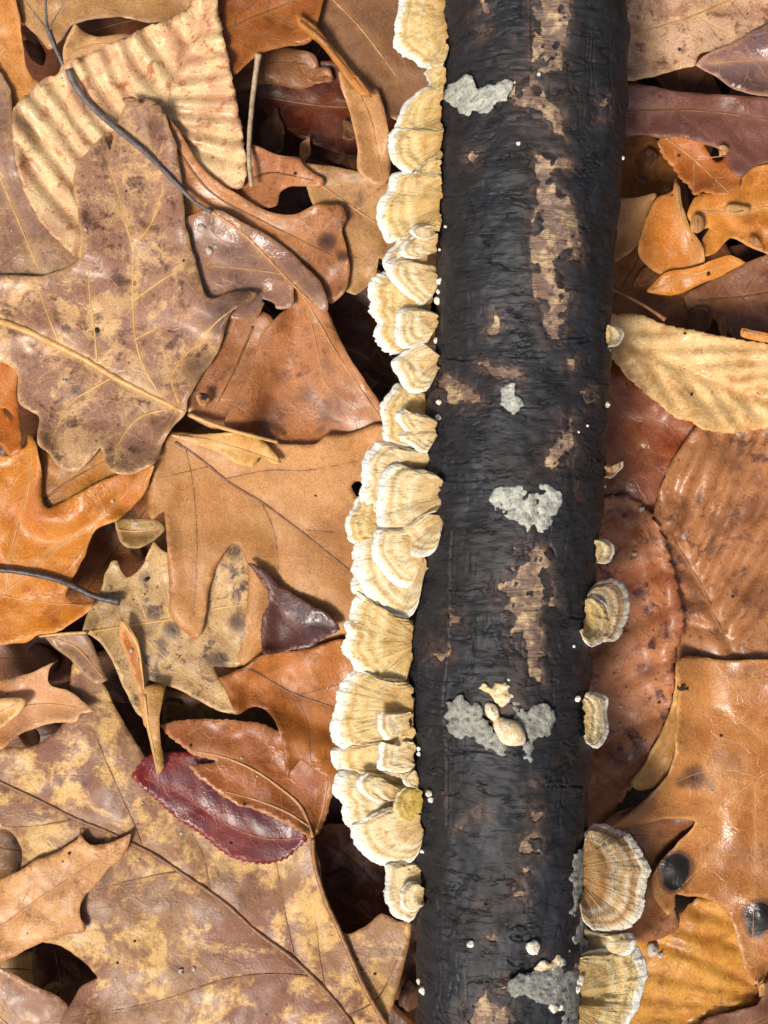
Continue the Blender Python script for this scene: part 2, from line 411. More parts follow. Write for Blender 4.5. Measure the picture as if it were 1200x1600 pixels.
# ------------------------------------------------------------------ leaf colours
LM = leaf_material
GOLDV = plain_material('pale_gold_vein', (214, 172, 108), (190, 142, 84), 400, 0.45)
BROWNV = plain_material('brown_vein', (128, 84, 48), (104, 66, 38), 400, 0.45)
TANV = plain_material('tan_vein', (196, 148, 100), (170, 118, 74), 400, 0.45)
REDV = plain_material('red_brown_vein', (150, 88, 58), (122, 66, 44), 400, 0.42)
GREYS = plain_material('grey_stalk', (112, 106, 104), (84, 78, 78), 500, 0.5)
DARKS = plain_material('dark_grey_stalk', (88, 78, 78), (58, 50, 52), 500, 0.4)
PALES = plain_material('pale_stalk', (190, 166, 136), (150, 124, 98), 500, 0.55)
BROWNS = plain_material('brown_stalk', (158, 108, 62), (118, 76, 44), 500, 0.42)

# ------------------------------------------------------------------ leaves buried in the litter and lying round about
def generic_leaf(kind, seed, mat, vmat, size):
    rr = random.Random(seed); L = size; pts = []
    if kind == 'oak':
        prof = [(0.0, .03), (.10, .10), (.2, .26), (.27, .13), (.38, .40), (.46, .15), (.56, .44), (.66, .16), (.76, .30), (.84, .11), (.92, .16), (1.0, .0)]
    else:
        prof = [(0.0, .02), (.1, .16), (.25, .29), (.45, .34), (.65, .28), (.82, .15), (1.0, .0)]
    for t_, w_ in prof: pts.append(((t_ - .5) * L, w_ * L * rr.uniform(.85, 1.1)))
    for t_, w_ in prof[-2:0:-1]: pts.append(((t_ - .5) * L, -w_ * L * rr.uniform(.85, 1.1)))
    O = catmull(pts, 9); x0, y0 = O.min(0); x1, y1 = O.max(0); sp = 13
    XX, YY = np.meshgrid(np.arange(x0, x1, sp), np.arange(y0, y1, sp)); XX, YY = XX.ravel(), YY.ravel()
    k = inside(O, XX, YY); XX, YY = XX[k], YY[k]; k = segdist(O, XX, YY, True) > 6; XX, YY = XX[k], YY[k]
    vs, es, fs, *_ = delaunay_2d_cdt([Vector(p) for p in O] + [Vector(p) for p in zip(XX, YY)], [(i, (i + 1) % len(O)) for i in range(len(O))], [], 1, .01)
    q = np.array([(p.x, p.y) for p in vs])
    def zf(x, y): return 9 * fbm(x / 90 + seed, y / 90, seed, 3) + 10 * np.exp(-segdist(O[::3], x, y, True) / 22) * (vnoise(x / 80, y / 80, seed + 3) + .2) - 3 * np.exp(-np.abs(y) / 10)
    w = np.stack([q[:, 0], q[:, 1], zf(q[:, 0], q[:, 1])], -1) * S
    fs = np.array([f for f in fs if len(f) == 3])
    if np.cross(w[fs[0][1]] - w[fs[0][0]], w[fs[0][2]] - w[fs[0][0]])[2] < 0: fs = fs[:, ::-1]
    root = empty('fallen_leaf', (0, 0, 0))
    mesh_obj('blade', w, fs, mat, root, np.zeros(3), {'vein': np.exp(-np.abs(q[:, 1]) / 5), 'rim': np.exp(-segdist(O, q[:, 0], q[:, 1], True) / 3)}, LEAF_T * S)
    mx = np.linspace(-.62 * L, .48 * L, 24); my = 3 * np.sin(mx / 60)
    tube('midrib', np.stack([mx, my, zf(mx, my) + .5], -1) * S, np.linspace(3.2, 1, 24) * S, vmat, root, np.zeros(3), 6)
    return root
def copy_leaf(src):
    c = src.copy(); col.objects.link(c)
    for ch in src.children:
        d = ch.copy(); col.objects.link(d); d.parent = c
    return c
protos = [
    generic_leaf('oak', 3, LM('litter_brown', (96, 56, 30), (122, 76, 44), (60, 32, 20), (160, 110, 66), 0.5, 60, seed=41), BROWNV, 560),
    generic_leaf('beech', 5, LM('litter_russet', (104, 54, 24), (124, 70, 34), (66, 34, 18), (150, 96, 56), 0.5, 60, seed=42), BROWNV, 470),
    generic_leaf('oak', 8, LM('litter_tan', (172, 118, 74), (134, 92, 66), (88, 56, 40), (190, 146, 96), 0.5, 60, seed=43), TANV, 620),
    generic_leaf('beech', 11, LM('litter_dark', (84, 44, 28), (110, 62, 36), (40, 22, 16), (120, 76, 46), 0.5, 60, seed=44), BROWNV, 430),
]
rr = random.Random(12)
buried = [(60, 70, 'dark leaf deep in the gap beside the grey stalk joint'), (540, 190, 'dark leaf deep below the rolled orange strip'), (450, 170, 'dark leaf at the bottom of the hollow by the upright pale stalk'), (590, 420, 'dark leaf below the black gap at the tufted white cap'),
          (590, 620, 'dark leaf deep between the folded brown leaf and the brackets'), (50, 1030, 'dark leaf under the torn rim of the bright orange leaf'), (60, 1150, 'dark leaf in the gap under the pinkish oak lobes'), (270, 1100, 'dark leaf in the slit beside the ochre fold'),
          (560, 1390, 'dark leaf deep in the hollow beside the brown stalk'), (100, 1520, 'dark leaf at the bottom of the hole in the blotched leaf'), (1120, 240, 'dark leaf seen through the hole in the toothed orange leaf'), (1150, 510, 'dark leaf in the black gap above the pale gold leaf'), (620, 1560, 'dark leaf in the shade between blotched leaf and branch foot'), (1030, 470, 'dark leaf below the thin tan stalk')]
SHARED = 'dark damp leaf buried out of sight under the top layer of litter'
buried += [(rr.uniform(-60, 1260), rr.uniform(-60, 1660), SHARED) for _ in range(16)]
used = set()
def drop(src_i, x, y, z, rz, label, group):
    p = protos[src_i]
    o = p if src_i not in used else copy_leaf(p)
    used.add(src_i)
    w = to_world(np.float64(x), np.float64(y), np.float64(z)); o.location = w; o.rotation_euler = (rr.uniform(-.06, .06), rr.uniform(-.06, .06), rz)
    tag(o, label, 'leaf', group)
for i, (x, y, lb) in enumerate(buried):
    drop(rr.choice([0, 1, 3, 3]), x, y, -290 + 90 * (i % 9) / 9, rr.uniform(0, 6.28), lb, 'leaves buried in the litter')
for i in range(230):
    x, y = rr.uniform(-900, 2100), rr.uniform(-900, 2500)
    if -300 < x < 1500 and -300 < y < 1900: continue
    if 560 < x < 1060: continue
    drop(rr.choice([0, 1, 2, 2, 3]), x, y, -120 + 130 * rr.random(), rr.uniform(0, 6.28), 'brown leaf on the forest floor round about the mushroomed branch', 'leaves on the floor round about')

# ------------------------------------------------------------------ the leaves the picture shows, lowest first
M_RUS = LM('russet_leaf', (150, 80, 34), (172, 102, 50), (84, 40, 20), (186, 128, 74), .45, 60, .3, .36, 1)
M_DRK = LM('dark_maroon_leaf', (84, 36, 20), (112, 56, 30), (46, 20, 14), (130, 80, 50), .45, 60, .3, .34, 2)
M_BRN = LM('brown_leaf', (158, 104, 62), (182, 128, 84), (96, 58, 36), (190, 140, 90), .5, 60, .35, .4, 3)
M_TAN = LM('tan_leaf', (198, 146, 98), (176, 122, 82), (122, 80, 54), (212, 166, 112), .5, 70, .3, .42, 4)
M_PUR = LM('purple_brown_leaf', (132, 94, 82), (164, 122, 100), (84, 56, 50), (190, 150, 110), .5, 60, .35, .3, 5, 1, .9)

# far corner, top: around the hollow between the pleated leaf and the branch
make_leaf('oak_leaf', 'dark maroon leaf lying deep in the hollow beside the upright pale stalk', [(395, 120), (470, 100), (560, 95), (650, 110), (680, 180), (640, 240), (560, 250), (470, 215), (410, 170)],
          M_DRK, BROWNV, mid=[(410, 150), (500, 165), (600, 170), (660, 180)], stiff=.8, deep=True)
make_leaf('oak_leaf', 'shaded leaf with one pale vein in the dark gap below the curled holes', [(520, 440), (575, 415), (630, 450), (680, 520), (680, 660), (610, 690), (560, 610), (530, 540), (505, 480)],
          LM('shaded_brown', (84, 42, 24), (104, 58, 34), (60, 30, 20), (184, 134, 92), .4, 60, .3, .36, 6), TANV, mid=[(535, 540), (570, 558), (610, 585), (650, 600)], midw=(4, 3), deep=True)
make_leaf('oak_leaf', 'rounded grey tan leaf back bulging beside the top bracket', [(490, -40), (620, -40), (690, -20), (690, 140), (640, 190), (590, 170), (560, 130), (520, 90), (485, 40)],
          LM('grey_tan', (150, 108, 78), (172, 132, 98), (92, 60, 44), (180, 140, 100), .4, 50, .2, .45, 7), TANV, mid=[(500, -20), (560, 40), (620, 120)], humps=[(560, 70, 60, 22)], stiff=.8)
make_leaf('oak_leaf', 'orange brown leaf against the top right corner of the pleated leaf', [(330, -40), (520, -40), (500, 20), (485, 65), (440, 75), (400, 90), (365, 120), (345, 90), (330, 30)],
          LM('orange_brown', (158, 94, 42), (138, 74, 30), (84, 42, 20), (190, 130, 72), .5, 60, .3, .4, 8), BROWNV, mid=[(345, 50), (400, 25), (450, 5), (500, -20)], pairs=3, midw=(4, 2))
make_leaf('oak_leaf', 'dull brown leaf with an arched rim around the foot of the hollow', [(345, 100), (400, 78), (450, 74), (492, 85), (500, 125), (470, 140), (420, 130), (385, 140), (355, 150)],
          LM('dull_brown', (142, 92, 60), (160, 112, 78), (80, 50, 36), (180, 130, 90), .5, 60, .3, .3, 9, 1, .9), BROWNV, mid=[(360, 125), (420, 100), (480, 100)], deep=True)
make_leaf('oak_leaf', 'broad tan speckled leaf running under the upper bracket row', [(465, 255), (530, 262), (620, 280), (690, 300), (690, 400), (640, 430), (592, 402), (583, 440), (556, 462), (530, 450), (505, 420), (495, 340), (480, 300)],
          LM('tan_speckled', (186, 142, 96), (164, 118, 80), (110, 74, 54), (200, 160, 110), .45, 90, .5, .46, 10), TANV, mid=[(490, 280), (560, 330), (640, 380)], pairs=3)
make_leaf('oak_leaf', 'brown lobed leaf at the foot of the upright pale stalk', [(392, 228), (430, 242), (468, 246), (472, 257), (487, 270), (505, 281), (500, 292), (475, 290), (452, 291), (438, 301), (433, 320), (400, 325), (350, 310), (360, 260)],
          LM('brown_lobe', (176, 116, 76), (150, 96, 62), (96, 56, 40), (196, 140, 96), .5, 80, .4, .38, 11), BROWNV, mid=[(375, 290), (420, 270), (490, 282)], curl=6)
make_leaf('oak_leaf', 'pale tan leaf blade hanging toward the upper brackets', [(530, 112), (548, 132), (575, 152), (587, 140), (598, 165), (604, 200), (610, 228), (612, 270), (600, 292), (575, 285), (556, 262), (557, 228), (549, 190), (540, 158)],
          LM('pale_tan', (206, 154, 104), (186, 130, 84), (128, 84, 58), (222, 174, 122), .4, 60, .25, .44, 12), TANV, mid=[(560, 145), (580, 190), (592, 250), (598, 285)], lift=10, bend=(0, -6))
make_leaf('oak_leaf', 'narrow orange leaf rolled into a strip over the pale tan blade', [(461, 20), (476, 25), (500, 44), (523, 75), (556, 115), (578, 145), (581, 152), (566, 149), (544, 126), (528, 106), (504, 77), (479, 56), (463, 38)],
          LM('rolled_orange', (186, 118, 52), (166, 96, 36), (110, 60, 24), (206, 146, 80), .4, 60, .2, .42, 13), BROWNV, mid=[(470, 32), (505, 62), (540, 105), (572, 145)], lift=16, curl=-8, curlw=8)

# top corner on the other side
make_leaf('oak_leaf', 'tan leaf with three veins meeting at a grey stalk joint', [(12, -40), (28, 22), (52, 50), (75, 79), (96, 66), (112, 40), (142, 28), (190, 26), (242, 36), (300, 20), (345, -10), (330, -40)],
          LM('tan_corner', (196, 150, 98), (172, 122, 76), (116, 76, 50), (150, 126, 108), .4, 60, .3, .42, 14), GREYS, mid=[(75, 48), (72, 20), (72, -30)], sec=[[(74, 46), (55, 22), (32, -10)], [(76, 46), (92, 18), (108, -10)]], petiole=([(75, 47), (84, 70), (97, 98), (104, 120)], 7, 7, 1, 1, GREYS), humps=[(75, 48, 12, 6)])
make_leaf('oak_leaf', 'pale fragment of leaf tucked under the pleated leaf by the grey stalk', [(97, 95), (99, 68), (117, 34), (129, 46), (152, 56), (205, 54), (225, 70), (180, 90), (120, 110)],
          LM('pale_fragment', (208, 162, 114), (180, 128, 86), (120, 80, 56), (220, 176, 126), .5, 80, .3, .42, 15), TANV, mid=[(110, 80), (150, 70), (200, 68)])
make_leaf('oak_leaf', 'slim orange tan leaf edge beside the black gap at the grey joint', [(-60, -30), (12, -20), (27, 8), (34, 62), (40, 102), (50, 122), (63, 131), (50, 160), (35, 190), (24, 240), (0, 250), (-60, 200)],
          LM('orange_tan', (198, 136, 72), (176, 106, 48), (112, 64, 34), (214, 160, 98), .45, 60, .3, .42, 16), TANV, mid=[(-40, 20), (0, 100), (14, 180)])
make_leaf('oak_leaf', 'purple brown leaf showing beside the lower edge of the pleated leaf', [(-60, 60), (4, 118), (17, 150), (22, 210), (60, 320), (150, 380), (150, 470), (60, 520), (-60, 500)],
          LM('mottled_under', (146, 110, 96), (186, 148, 112), (96, 68, 62), (206, 168, 118), .6, 75, .4, .34, 17, 1, .9), GOLDV, mid=[(-40, 180), (10, 300), (60, 420)], sec=[[(70, 480), (56, 440), (46, 400), (41, 365)]])
PB = LM('pleated_cream', (238, 208, 162), (224, 176, 140), (164, 100, 66), (176, 116, 80), .5, 120, .55, .36, 18, .8, .6)
make_leaf('beech_leaf', 'cream pleated leaf with russet stains lying across the corner litter',
          [(338, -30), (342, 20), (347, 50), (359, 105), (368, 150), (379, 210), (386, 265), (378, 292), (330, 300), (280, 330), (180, 390), (122, 404), (92, 376), (62, 342), (36, 290), (23, 240), (18, 198), (23, 166), (42, 148), (66, 126), (89, 117), (102, 98), (132, 88), (170, 69), (201, 54), (222, 42), (266, 27), (292, 9), (316, -30)],
          PB, BROWNV, mid=[(330, -20), (316, 25), (292, 78), (270, 130), (245, 172), (200, 250), (150, 340), (125, 400)],
          sec=[[(312, 35), (300, 10)], [(295, 72), (266, 30)], [(275, 118), (240, 70), (224, 44)], [(255, 152), (212, 95), (196, 60)], [(238, 185), (190, 130), (168, 74)], [(222, 212), (165, 150), (136, 92)], [(205, 242), (140, 170), (104, 102)],
               [(188, 270), (120, 190), (80, 126)], [(170, 302), (95, 200), (50, 146)], [(152, 335), (80, 240), (28, 172)], [(138, 365), (70, 290), (24, 220)], [(305, 52), (345, 44)], [(288, 90), (352, 76)], [(272, 126), (362, 108)], [(258, 150), (369, 146)], [(245, 172), (376, 182)], [(235, 190), (300, 205), (382, 218)], [(225, 205), (310, 235), (386, 256)]],
          pleat=13, pleatw=16, crease=2, cw=5, secw=(1.8, 1.0), midw=(4, 2.4), rough=7, vsoft=4.2, teeth=2.5, tooth=26, curl=6, curlw=24)
make_leaf('oak_leaf', 'smooth brown leaf with a dark curled lump by the pleated leaf',
          [(262, 178), (285, 210), (310, 254), (340, 284), (380, 309), (420, 332), (460, 336), (500, 320), (533, 321), (541, 340), (534, 360), (542, 390), (547, 420), (541, 452), (516, 475), (470, 420), (420, 380), (370, 350), (290, 350), (265, 290), (262, 220)],
          LM('smooth_brown', (182, 122, 76), (154, 100, 66), (72, 46, 42), (200, 148, 100), .5, 60, .4, .34, 19, 1, .9), BROWNV, mid=[(275, 230), (330, 300), (420, 350), (520, 400)], humps=[(518, 405, 22, 14), (520, 338, 16, 8)], curl=8, stains=[(510, 378, 18, .85), (536, 400, 12, .8), (536, 350, 10, .6)])
make_leaf('oak_leaf', 'brown leaf piece beneath the gold midrib end, a grey strip along it', [(330, 560), (350, 505), (385, 480), (425, 495), (425, 540), (405, 580), (385, 640), (350, 672), (310, 660), (285, 630), (300, 590)],
          LM('brown_piece', (170, 116, 78), (146, 98, 70), (92, 62, 50), (190, 140, 96), .5, 70, .45, .38, 20), BROWNV, mid=[(395, 510), (370, 570), (335, 640)], secw=(2, 1))
make_leaf('oak_leaf', 'folded brown leaf standing to a ridge between gold midrib and branch',
          [(457, 436), (477, 454), (502, 475), (518, 502), (547, 555), (572, 596), (595, 630), (605, 668), (548, 694), (495, 702), (440, 700), (390, 688), (350, 664), (372, 618), (396, 572), (408, 525), (430, 497), (452, 476)],
          LM('folded_brown', (178, 118, 74), (146, 92, 58), (92, 54, 40), (202, 150, 104), .5, 60, .35, .36, 21), TANV, mid=[(458, 440), (490, 490), (522, 545), (562, 606), (596, 655)], midw=(4, 3), sec=[[(480, 480), (495, 540), (510, 600), (560, 640)]], crease=-9, cw=34, stiff=.8, rough=4, stains=[(440, 590, 20, .5), (480, 615, 24, .5), (420, 650, 36, .5), (520, 640, 40, .5), (468, 585, 5, .9)])
GP = make_leaf('oak_leaf', 'wet grey purple leaf with a long grey stalk reaching over the pleats',
          [(275, 350), (330, 328), (383, 349), (433, 377), (474, 413), (501, 443), (513, 478), (506, 491), (485, 471), (460, 444), (455, 478), (436, 482), (415, 470), (400, 500), (360, 500), (310, 480), (290, 440), (280, 390)],
          LM('wet_grey_purple', (150, 116, 104), (176, 130, 100), (92, 70, 72), (196, 146, 92), .4, 60, .4, .26, 22, 1, 1), TANV, mid=[(300, 312), (340, 337), (380, 365), (420, 405), (455, 442), (488, 474)], midw=(6, 4),
          sec=[[(440, 428), (380, 420), (320, 415)]], lift=2, holes=[[(410, 467), (428, 474), (432, 488), (420, 484)]])

# middle
make_leaf('oak_leaf', 'ochre scrap between the orange leaf lobes and the big mottled leaf', [(50, 690), (95, 722), (150, 690), (185, 725), (200, 745), (160, 775), (115, 800), (75, 815), (55, 790), (50, 740)],
          LM('ochre_scrap', (176, 116, 46), (152, 92, 34), (80, 46, 22), (200, 146, 80), .5, 80, .4, .4, 23), BROWNV, mid=[(70, 780), (110, 750), (165, 720)])
make_leaf('oak_leaf', 'shadowed russet leaf in the pocket below the orange pointed lobe', [(135, 860), (150, 825), (200, 775), (250, 740), (280, 800), (270, 900), (200, 930), (140, 955), (100, 940), (115, 890)],
          LM('pocket_russet', (140, 78, 32), (164, 100, 48), (66, 36, 20), (180, 124, 70), .5, 70, .4, .38, 24), BROWNV, mid=[(130, 930), (180, 860), (240, 780)], pairs=3, deep=True)
make_leaf('oak_leaf', 'small olive curl of leaf in the pocket between orange and smooth tan leaves', [(178, 815), (215, 808), (245, 812), (260, 824), (246, 842), (216, 857), (196, 856), (184, 840)],
          LM('olive_curl', (150, 120, 66), (124, 88, 46), (70, 48, 30), (200, 164, 110), .5, 120, .4, .42, 25), TANV, mid=[(185, 828), (215, 830), (252, 824)], curl=9, curlw=10)
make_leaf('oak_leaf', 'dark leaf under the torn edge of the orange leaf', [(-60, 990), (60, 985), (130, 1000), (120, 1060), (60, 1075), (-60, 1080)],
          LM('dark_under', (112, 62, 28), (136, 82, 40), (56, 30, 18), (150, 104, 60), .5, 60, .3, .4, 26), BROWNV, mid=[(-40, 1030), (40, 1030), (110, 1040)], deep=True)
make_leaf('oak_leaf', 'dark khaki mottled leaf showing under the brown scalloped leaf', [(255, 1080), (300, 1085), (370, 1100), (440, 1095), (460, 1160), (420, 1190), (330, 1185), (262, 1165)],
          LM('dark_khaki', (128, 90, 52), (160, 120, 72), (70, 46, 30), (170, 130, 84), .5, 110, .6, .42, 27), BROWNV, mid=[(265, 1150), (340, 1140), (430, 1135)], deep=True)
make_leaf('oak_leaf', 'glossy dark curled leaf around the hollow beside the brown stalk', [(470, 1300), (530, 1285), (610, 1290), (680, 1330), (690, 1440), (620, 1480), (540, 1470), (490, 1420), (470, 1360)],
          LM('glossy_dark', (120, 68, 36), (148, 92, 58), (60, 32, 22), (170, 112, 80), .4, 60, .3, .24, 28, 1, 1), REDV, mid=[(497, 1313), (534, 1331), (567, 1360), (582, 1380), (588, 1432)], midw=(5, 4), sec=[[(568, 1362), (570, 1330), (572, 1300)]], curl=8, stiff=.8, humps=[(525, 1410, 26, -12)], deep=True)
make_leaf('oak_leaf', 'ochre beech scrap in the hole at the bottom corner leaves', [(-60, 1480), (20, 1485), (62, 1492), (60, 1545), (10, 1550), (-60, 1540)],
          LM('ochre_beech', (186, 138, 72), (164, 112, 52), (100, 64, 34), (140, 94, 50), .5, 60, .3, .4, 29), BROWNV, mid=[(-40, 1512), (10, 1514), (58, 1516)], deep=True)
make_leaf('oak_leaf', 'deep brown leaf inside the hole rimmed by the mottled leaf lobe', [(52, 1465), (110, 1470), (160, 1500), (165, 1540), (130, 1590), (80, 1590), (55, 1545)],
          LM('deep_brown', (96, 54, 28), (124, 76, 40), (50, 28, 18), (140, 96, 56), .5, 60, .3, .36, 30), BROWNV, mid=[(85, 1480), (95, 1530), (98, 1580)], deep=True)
make_leaf('oak_leaf', 'small brown scraps of leaf at the margin above the tan pointed leaf', [(-60, 1270), (5, 1285), (35, 1300), (45, 1350), (20, 1385), (-60, 1390)],
          LM('brown_scraps', (150, 104, 62), (120, 82, 52), (60, 40, 30), (186, 144, 96), .5, 120, .6, .42, 31), BROWNV, mid=[(-40, 1320), (0, 1325), (35, 1330)], deep=True)
make_leaf('oak_leaf', 'purple brown leaf filling the bottom corner', [(-80, 1502), (0, 1514), (58, 1541), (86, 1553), (110, 1574), (130, 1610), (110, 1700), (-80, 1700)],
          LM('purple_corner', (150, 108, 86), (186, 144, 104), (100, 68, 58), (200, 156, 110), .45, 70, .35, .34, 32, 1, .9), TANV, mid=[(-60, 1560), (0, 1590), (60, 1660)], curl=5)
BIG = LM('big_mottled_tan', (226, 184, 122), (134, 92, 76), (84, 54, 44), (150, 104, 58), .85, 75, .35, .46, 33, 1, .4)
make_leaf('oak_leaf', 'big tan leaf blotched with purple brown under the dark red leaf',
          [(-80, 1172), (40, 1168), (80, 1150), (112, 1112), (110, 1083), (112, 1040), (121, 1030), (141, 1048), (158, 1067), (168, 1082), (178, 1103), (200, 1140), (221, 1173), (242, 1203), (300, 1250), (400, 1280), (480, 1296), (496, 1340), (505, 1385), (520, 1432), (541, 1458), (567, 1450), (587, 1433), (598, 1427), (620, 1440), (642, 1443), (638, 1480), (632, 1505), (622, 1550), (607, 1600), (590, 1700), (60, 1700), (96, 1596), (114, 1565), (128, 1542), (153, 1528), (141, 1513), (125, 1498), (96, 1480), (64, 1473), (38, 1450), (20, 1400), (33, 1345), (28, 1315), (10, 1297), (-80, 1290)],
          BIG, BROWNV, mid=[(-30, 1208), (60, 1250), (120, 1280), (170, 1300), (200, 1315), (240, 1335), (300, 1375), (350, 1410), (400, 1455), (460, 1500), (520, 1560), (565, 1620)], midw=(7, 9),
          sec=[[(222, 1325), (210, 1290), (190, 1245), (166, 1190), (146, 1140)], [(328, 1392), (318, 1340), (300, 1303)], [(280, 1362), (230, 1370), (145, 1392)], [(460, 1496), (450, 1450), (438, 1385), (432, 1345)], [(482, 1525), (420, 1522), (350, 1531), (240, 1566), (110, 1590)], [(508, 1545), (500, 1500), (494, 1440)], [(120, 1280), (60, 1290), (20, 1293)], [(540, 1590), (590, 1560), (620, 1500)]],
          secw=(4, 1.6), crease=2.4, rough=7, rscale=120, curl=4, curlw=20)
make_leaf('oak_leaf', 'pinkish tan oak lobes with bristle tips beside the black gaps', [(-80, 1050), (0, 1060), (50, 1050), (70, 1041), (92, 1031), (78, 1044), (74, 1060), (81, 1072), (107, 1080), (133, 1097), (151, 1112), (127, 1116), (117, 1127), (97, 1127), (67, 1133), (33, 1147), (0, 1172), (-80, 1180)],
          LM('pinkish_tan', (206, 154, 114), (196, 130, 66), (140, 88, 60), (226, 180, 132), .45, 60, .25, .4, 34), TANV, mid=[(-40, 1105), (20, 1105), (80, 1100), (148, 1112)], sec=[[(20, 1105), (60, 1065), (88, 1035)]], curl=7, lift=4)
make_leaf('oak_leaf', 'small pale leaf tip lying on the pinkish oak lobes', [(-60, 1092), (18, 1091), (42, 1089), (34, 1110), (13, 1130), (-10, 1145), (-60, 1160)],
          LM('pale_tip', (220, 172, 112), (200, 146, 88), (140, 96, 64), (230, 186, 130), .4, 80, .2, .42, 35), TANV, mid=[(-30, 1125), (0, 1112), (38, 1092)])
make_leaf('oak_leaf', 'tan bristle tipped oak lobe lying on the big blotched leaf',
          [(-80, 1395), (0, 1372), (35, 1358), (64, 1341), (87, 1334), (108, 1320), (123, 1308), (126, 1291), (130, 1308), (140, 1319), (152, 1321), (181, 1314), (204, 1303), (201, 1323), (192, 1340), (172, 1355), (157, 1375), (135, 1399), (125, 1417), (127, 1437), (135, 1449), (131, 1457), (105, 1461), (73, 1470), (44, 1483), (0, 1505), (-80, 1530)],
          LM('tan_bristle', (216, 164, 112), (196, 140, 90), (136, 88, 56), (176, 124, 80), .45, 90, .5, .44, 36), TANV, mid=[(-50, 1475), (0, 1448), (58, 1407), (117, 1367), (175, 1329), (200, 1307)], midw=(4, 2), sec=[[(40, 1420), (80, 1440), (130, 1450)], [(90, 1385), (110, 1350), (125, 1300)], [(20, 1434), (40, 1400), (60, 1345)]], secw=(1.6, 1), curl=7, curlw=14, lift=8)
H_M = LM('khaki_mottled', (198, 164, 118), (160, 124, 86), (78, 54, 46), (212, 174, 118), .45, 90, .85, .42, 37)
make_leaf('oak_leaf', 'grey brown leaf strip beside the khaki lobed leaf stalk', [(70, 992), (130, 988), (150, 1015), (160, 1045), (170, 1062), (150, 1068), (125, 1046), (110, 1029), (92, 1016)],
          LM('grey_brown', (140, 106, 84), (160, 124, 98), (84, 60, 50), (190, 150, 110), .5, 70, .3, .34, 38, 1, .9), TANV, mid=[(80, 996), (120, 1012), (160, 1058)])
make_leaf('oak_leaf', 'khaki oak leaf with brown spots half covered by the smooth tan leaf',
          [(130, 987), (137, 960), (157, 927), (166, 898), (173, 877), (183, 876), (190, 890), (197, 901), (208, 896), (223, 880), (240, 843), (254, 860), (280, 870), (330, 850), (367, 835), (400, 870), (402, 950), (392, 1035), (372, 1040), (335, 1042), (346, 1065), (362, 1080), (373, 1116), (340, 1110), (310, 1095), (277, 1077), (258, 1070), (245, 1065), (232, 1062), (228, 1085), (226, 1122), (213, 1112), (200, 1085), (187, 1060), (175, 1030), (160, 1007), (142, 992)],
          H_M, GOLDV, mid=[(385, 944), (330, 952), (263, 968), (230, 973), (183, 980), (140, 987)], midw=(2.6, 5), sec=[[(205, 978), (250, 1020), (285, 1050), (330, 1090), (362, 1110)], [(230, 973), (215, 930), (180, 882)], [(265, 968), (255, 910), (242, 855)], [(300, 960), (345, 990), (380, 1020)], [(330, 952), (350, 900), (366, 850)], [(186, 982), (200, 1020), (222, 1100)]],
          secw=(2.6, 1.2), petiole=([(136, 988), (100, 990), (62, 994)], 5, 4, 1), crease=2, curl=5, curlw=16, stains=[(366, 862, 15, .7), (366, 893, 9, .7), (375, 972, 20, .8), (268, 985, 18, .8), (226, 902, 16, .55), (252, 1005, 11, .8), (240, 1055, 13, .7), (340, 1032, 20, .8), (228, 938, 6, .8), (300, 1000, 9, .5), (255, 1022, 10, .8)])
make_leaf('oak_leaf', 'upright orange leaf sliver with a pale rim on the khaki leaf', [(188, 966), (205, 985), (217, 1010), (222, 1040), (224, 1076), (228, 1110), (233, 1140), (226, 1132), (215, 1075), (205, 1045), (193, 1012), (186, 985)],
          LM('orange_sliver', (196, 114, 40), (170, 90, 28), (120, 60, 24), (232, 190, 130), .4, 60, .2, .4, 39), GOLDV, mid=[(190, 970), (214, 1006), (222, 1050), (228, 1110)], lift=8, bend=(14, 0))
make_leaf('cherry_leaf', 'dark red leaf with a fine toothed edge on the big blotched leaf', [(205, 1214), (236, 1180), (290, 1175), (340, 1190), (400, 1225), (450, 1270), (482, 1308), (462, 1330), (444, 1344), (413, 1349), (370, 1341), (340, 1324), (300, 1293), (277, 1278), (250, 1254), (226, 1236)],
          LM('dark_red', (112, 26, 24), (84, 62, 74), (66, 30, 32), (150, 60, 48), .5, 22, .3, .34, 46, 1, 1), REDV, mid=[(484, 1309), (460, 1310), (420, 1311), (370, 1296), (320, 1265), (270, 1232), (225, 1216)], midw=(3.4, 2), pairs=5, secw=(1.5, 1), teeth=3.2, tooth=10, curl=0, rough=4, lift=2)
make_leaf('oak_leaf', 'russet leaf with two long pale veins running down into the brown stalk',
          [(250, 1132), (268, 1154), (287, 1169), (302, 1182), (337, 1190), (318, 1194), (294, 1195), (303, 1206), (312, 1216), (336, 1233), (368, 1255), (401, 1267), (441, 1286), (470, 1302), (488, 1313), (503, 1292), (516, 1250), (530, 1205), (510, 1180), (450, 1150), (400, 1130), (300, 1125)],
          LM('russet_veined', (160, 92, 44), (138, 72, 32), (92, 46, 24), (214, 162, 110), .45, 60, .3, .36, 45), TANV, mid=[(489, 1310), (482, 1286), (468, 1258), (440, 1233), (400, 1205), (350, 1183), (305, 1174)], midw=(6, 3), sec=[[(486, 1294), (450, 1270), (400, 1250), (352, 1237)], [(494, 1300), (505, 1262), (512, 1215)]], secw=(4, 2.5),
          petiole=([(489, 1310), (490, 1340), (497, 1370), (511, 1412), (526, 1444), (546, 1490), (571, 1546), (606, 1605), (640, 1660)], 7, 10, 3, 1, BROWNS), teeth=2, tooth=12, curl=-4)
